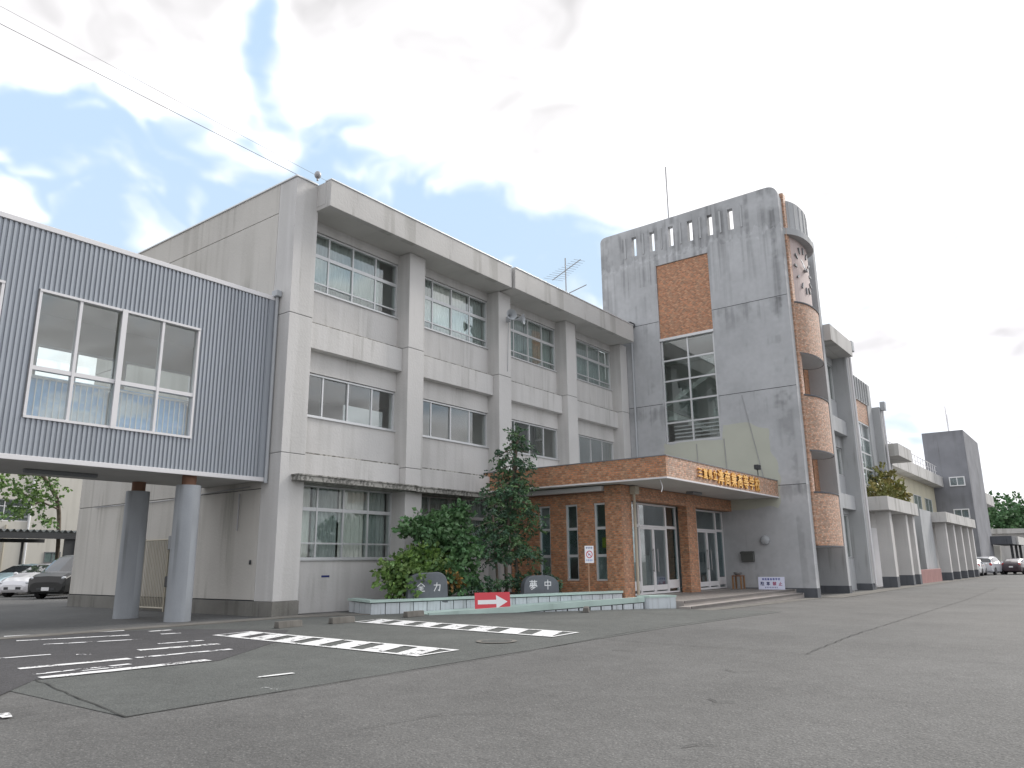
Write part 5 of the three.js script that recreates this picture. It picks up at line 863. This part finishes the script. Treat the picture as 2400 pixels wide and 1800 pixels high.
{ // carport with corrugated roof edge
  const c = thing('carport', 'dark steel carport with a corrugated roof over the parked cars', 'carport', [12, 0, -44]); const pos = [];
  const x0 = 6, x1 = 20.4, z0 = -52, z1 = -44.5, p = 0.31; const xs = []; for (let x = x0; x < x1; x += p / 8) xs.push(x);
  const Y = (x, z) => 3.18 + 0.07 * Math.sin((x - x0) / p * 2 * Math.PI) + (z - z1) * 0.01;
  for (let i = 0; i < xs.length - 1; i++) { const a = xs[i], b = xs[i + 1]; pos.push(a, Y(a, z1), z1, b, Y(b, z1), z1, b, Y(b, z0), z0, a, Y(a, z1), z1, b, Y(b, z0), z0, a, Y(a, z0), z0); }
  const g = new THREE.BufferGeometry(); g.setAttribute('position', new THREE.Float32BufferAttribute(pos, 3)); g.computeVertexNormals(); part(c, 'roof_sheet', uvm(g), M.zinc);
  part(c, 'beam', [bx(x0, x1, 2.78, 3.08, z1 - 0.15, z1 - 0.02), bx(x0, x1, 2.78, 3.0, z0, z0 + 0.15)], M.dark); for (const [x, z] of [[19.2, z1 - 0.1], [13, z1 - 0.1], [7, z1 - 0.1], [19.2, z0 + 0.1], [13, z0 + 0.1], [7, z0 + 0.1]]) part(c, 'post', bx(x - 0.06, x + 0.06, -0.05, 2.779, z - 0.05, z + 0.05), M.dark);
  part(c, 'side_panel', bx(18.55, 19.1, 0, 2.779, z1 - 0.2, z1 - 0.12), M.dark);
  srand(555); shrub('carport_bush', 'dark green bush under the carport roof at the walkway', [[13.3, 1.7, -43.8, 1.1, 1.4, 0.8, 50]], greens.mid, 0.18, 27, [13.3, 0, -43.8], [[13, 1.4, -43.8], [13.7, 1.8, -43.8]]);
  const t = thing('leafy_tree', 'bright green tree whose branches hang over the carport', 'tree', [17.8, 0, -46.8]); const cl = [];
  for (const [x, y, r, n] of [[15.9, 5.35, 0.75, 12], [17.0, 5.3, 0.7, 12], [17.4, 4.6, 0.75, 14], [16.2, 4.2, 0.5, 7], [18.1, 5.2, 0.6, 8], [18.0, 3.7, 0.4, 5], [15.2, 5.9, 0.9, 12], [17.3, 6.4, 1.1, 18]]) for (let k = 0; k < n; k++) cl.push([x + rr(-r, r), y + rr(-r, r) * 0.7, -46 + rr(-0.8, 0.8), 0.28, 0.7]);
  part(t, 'trunk', [tube([[19.2, 0, -46.8], [19.1, 3, -46.8], [18.7, 5, -46.6], [17.6, 6.4, -46.3]], 0.11, 16, 7), rod([18.8, 4.5, -46.6], [16.2, 5.4, -46.1], 0.05), rod([18.6, 5.2, -46.6], [17.2, 4.6, -46], 0.04)], M.bark); part(t, 'crown', leafGeo(crownLeaves(cl, 30, 0.16, greens.bright, 0.15), 0.42), M.leaf);
}

// ================================================================== CARS
M.tyre = M.rubber; M.rim = std({ color: new THREE.Color().setRGB(0.45, 0.45, 0.46), roughness: 0.3, metalness: 0.8 }); M.carGlass = new THREE.MeshPhysicalMaterial({ color: new THREE.Color().setRGB(0.03, 0.035, 0.04), roughness: 0.04, clearcoat: 1, clearcoatRoughness: 0.02 }); M.lampClear = new THREE.MeshPhysicalMaterial({ color: new THREE.Color().setRGB(0.6, 0.62, 0.65), roughness: 0.1, clearcoat: 1 }); M.lampRed = new THREE.MeshPhysicalMaterial({ color: new THREE.Color().setRGB(0.45, 0.02, 0.02), roughness: 0.15, clearcoat: 1 });
const paintCar = (r, g, b) => new THREE.MeshPhysicalMaterial({ color: new THREE.Color().setRGB(r, g, b), roughness: 0.35, metalness: 0.1, clearcoat: 1, clearcoatRoughness: 0.05 });
// stations from nose to tail: [x, yBottom, yBelt, yTop, half width, glazed]
const CARS = {
  hatch: { wb: 1.35, r: 0.315, tr: 0.74, st: [[2.23, 0.32, 0.5, 0.54, 0.55], [2.14, 0.22, 0.64, 0.70, 0.76], [1.75, 0.19, 0.80, 0.86, 0.85], [1.15, 0.19, 0.93, 1.0, 0.87], [0.95, 0.19, 0.95, 1.06, 0.87], [0.15, 0.19, 0.98, 1.40, 0.87], [-0.4, 0.19, 1.0, 1.48, 0.87], [-1.1, 0.19, 1.03, 1.43, 0.87], [-1.75, 0.2, 1.07, 1.25, 0.85], [-2.1, 0.24, 1.06, 1.12, 0.80], [-2.23, 0.35, 0.9, 0.95, 0.72]] },
  van: { wb: 1.3, r: 0.32, tr: 0.74, st: [[2.2, 0.3, 0.62, 0.68, 0.7], [2.14, 0.22, 0.86, 0.92, 0.82], [1.75, 0.19, 1.0, 1.06, 0.86], [1.45, 0.19, 1.05, 1.12, 0.87], [0.65, 0.19, 1.06, 1.72, 0.87], [0.2, 0.19, 1.06, 1.82, 0.87], [-1.2, 0.19, 1.06, 1.83, 0.87], [-1.95, 0.2, 1.06, 1.76, 0.86], [-2.15, 0.24, 1.05, 1.3, 0.84], [-2.22, 0.32, 0.9, 1.0, 0.78]] },
  suv: { wb: 1.3, r: 0.34, tr: 0.76, st: [[2.2, 0.34, 0.6, 0.66, 0.66], [2.12, 0.26, 0.84, 0.9, 0.82], [1.6, 0.22, 0.98, 1.04, 0.87], [1.0, 0.22, 1.02, 1.1, 0.88], [0.3, 0.22, 1.05, 1.6, 0.88], [-0.2, 0.22, 1.06, 1.68, 0.88], [-1.4, 0.22, 1.08, 1.66, 0.88], [-1.85, 0.24, 1.1, 1.52, 0.87], [-2.12, 0.28, 1.08, 1.16, 0.84], [-2.2, 0.4, 0.9, 0.96, 0.78]] } };
function car(name, label, kind, paint, x, z, heading, group, rear) {
  const C = CARS[kind], base = [x, gY(x) + 0.012, z], t = thing(name, label, 'car', base, group);
  const q = new THREE.Quaternion().setFromAxisAngle(V3(0, 1, 0), heading), place = (g) => { g = tidy(g); g.applyQuaternion(q); g.translate(...base); return g; };
  const ring = ([sx, yb, yl, yt, w]) => { const c = yt - yl > 0.16, wt = c ? w * C.tr / 0.87 * 0.95 : w * 0.9; const h = [[0, yb], [w * 0.82, yb], [w * 0.97, yb + 0.09], [w, (yb + yl) / 2 + 0.03], [w * 0.985, yl - 0.04], [w * 0.95, yl], [wt, yt - 0.05], [wt * 0.82, yt], [0, yt + 0.025]]; return h.map(([a, b]) => [sx, b, a]); };
  const R = C.st.map(ring), body = [], glass = [], quad = (L, a, b, c, d, flip) => flip ? L.push(...a, ...c, ...b, ...a, ...d, ...c) : L.push(...a, ...b, ...c, ...a, ...c, ...d);
  const mir = (p) => [p[0], p[1], -p[2]], up = (p, k) => [p[0], p[1] + k, p[2]];
  for (let i = 0; i < R.length - 1; i++) for (let k = 0; k < 8; k++) {
    const A = R[i][k], B = R[i][k + 1], Cc = R[i + 1][k + 1], D = R[i + 1][k], h0 = C.st[i][3] - C.st[i][2], h1 = C.st[i + 1][3] - C.st[i + 1][2], side = k === 5 && (h0 > 0.28 && h1 > 0.28), slope = (k >= 6) && Math.abs(C.st[i][3] - C.st[i + 1][3]) / Math.abs(C.st[i][0] - C.st[i + 1][0]) > 0.33 && Math.max(h0, h1) > 0.3;
    const L = side || slope ? glass : body; quad(L, A, B, Cc, D, false); quad(L, mir(A), mir(B), mir(Cc), mir(D), true);
    if (k === 5 && !side && Math.max(h0, h1) > 0.3) { /* pillar stays body colour */ }
  }
  for (const [r, f] of [[R[0], true], [R[R.length - 1], false]]) for (let k = 1; k < 8; k++) { const A = r[0], B = r[k], Cc = r[k + 1]; if (f) { body.push(...A, ...Cc, ...B, ...mir(A), ...mir(B), ...mir(Cc)); } else { body.push(...A, ...B, ...Cc, ...mir(A), ...mir(Cc), ...mir(B)); } }
  const mk = (L) => { const g = new THREE.BufferGeometry(); g.setAttribute('position', new THREE.Float32BufferAttribute(L, 3)); g.setAttribute('uv', new THREE.Float32BufferAttribute(new Float32Array(L.length / 3 * 2), 2)); g.computeVertexNormals(); return g; };
  part(t, 'body', place(mk(body)), paint); part(t, 'windows', place(mk(glass)), M.carGlass);
  const L0 = C.st[0], bw = C.st[1][4], by = C.st[1][2];
  for (const s of [-1, 1]) {
    for (const wx of [C.wb, -C.wb]) { const w = part(t, 'wheel', place(new THREE.CylinderGeometry(C.r, C.r, 0.21, 28).rotateX(Math.PI / 2).translate(wx, C.r, s * 0.775)), M.tyre); part(w, 'rim', place(new THREE.CylinderGeometry(C.r * 0.66, C.r * 0.6, 0.03, 20).rotateX(Math.PI / 2).translate(wx, C.r, s * 0.885)), M.rim); part(t, 'wheel_arch', place(new THREE.TorusGeometry(C.r + 0.045, 0.03, 6, 20, Math.PI).translate(wx, C.r, s * 0.862)), M.dark); }
    part(t, 'headlight', place(new THREE.SphereGeometry(1, 14, 10).scale(0.2, 0.085, 0.13).rotateZ(0.25).rotateY(s * -0.45).translate(L0[0] - 0.2, by - 0.03, s * bw * 0.78)), M.lampClear);
    const T = C.st[C.st.length - 2]; part(t, 'tail_light', place(new THREE.SphereGeometry(1, 12, 8).scale(0.08, 0.16, 0.13).translate(T[0] - 0.02, T[2] - 0.12, s * T[4] * 0.85)), M.lampRed);
    part(t, 'mirror', place(new THREE.SphereGeometry(1, 12, 8).scale(0.07, 0.08, 0.12).translate(0.75, C.st[3][2] + 0.1, s * 0.98)), paint);
  }
  part(t, 'grille', place(new RoundedBoxGeometry(0.06, 0.12, 0.8, 2, 0.02).translate(L0[0] - 0.015, 0.40, 0)), M.dark); part(t, 'number_plate', place(new THREE.BoxGeometry(0.02, 0.14, 0.33).translate(L0[0] + 0.025, 0.42, 0)), M.white);
  const Tl = C.st[C.st.length - 1]; part(t, 'number_plate', place(new THREE.BoxGeometry(0.02, 0.14, 0.33).translate(Tl[0] - 0.012, 0.72, 0)), M.white);
  return t;
}
{
  const h = Math.atan2(-0.564, -0.827), G = 'cars parked under the walkway side carport';
  car('parked_car', 'black boxy van parked against the beige end wall', 'van', new THREE.MeshPhysicalMaterial({ color: new THREE.Color().setRGB(0.008, 0.009, 0.009), roughness: 0.3, clearcoat: 0.25, clearcoatRoughness: 0.1 }), 16.05, -36.75, h, G);
  car('parked_car', 'white hatchback parked between the black van and the pale blue car', 'hatch', paintCar(0.72, 0.71, 0.73), 16.2, -40.55, h, G);
  car('parked_car', 'pale blue hatchback parked beyond the white one', 'hatch', paintCar(0.42, 0.55, 0.60), 16.5, -43.9, h - 0.15, G);
  const H2 = 'cars parked at the far end of the yard';
  car('parked_car', 'silver white tall car seen from behind near the dark tower', 'suv', paintCar(0.62, 0.63, 0.67), 87.3, -8.95, -0.14, H2);
  car('parked_car', 'small white car half hidden behind the portico pillars', 'hatch', paintCar(0.72, 0.72, 0.73), 82.6, -9.7, 0.0, H2);
  car('parked_car', 'dark maroon car beside the silver white one', 'hatch', paintCar(0.035, 0.018, 0.025), 90.2, -6.75, -0.2, H2);
  car('parked_car', 'white car at the end of the row under the pines', 'hatch', paintCar(0.72, 0.73, 0.75), 94.5, -5.2, -0.25, H2);
  car('parked_car', 'dark car last in the far row beside the white car', 'hatch', paintCar(0.03, 0.035, 0.045), 98.5, -3.6, -0.2, H2);
}
renderer.render(scene, camera);
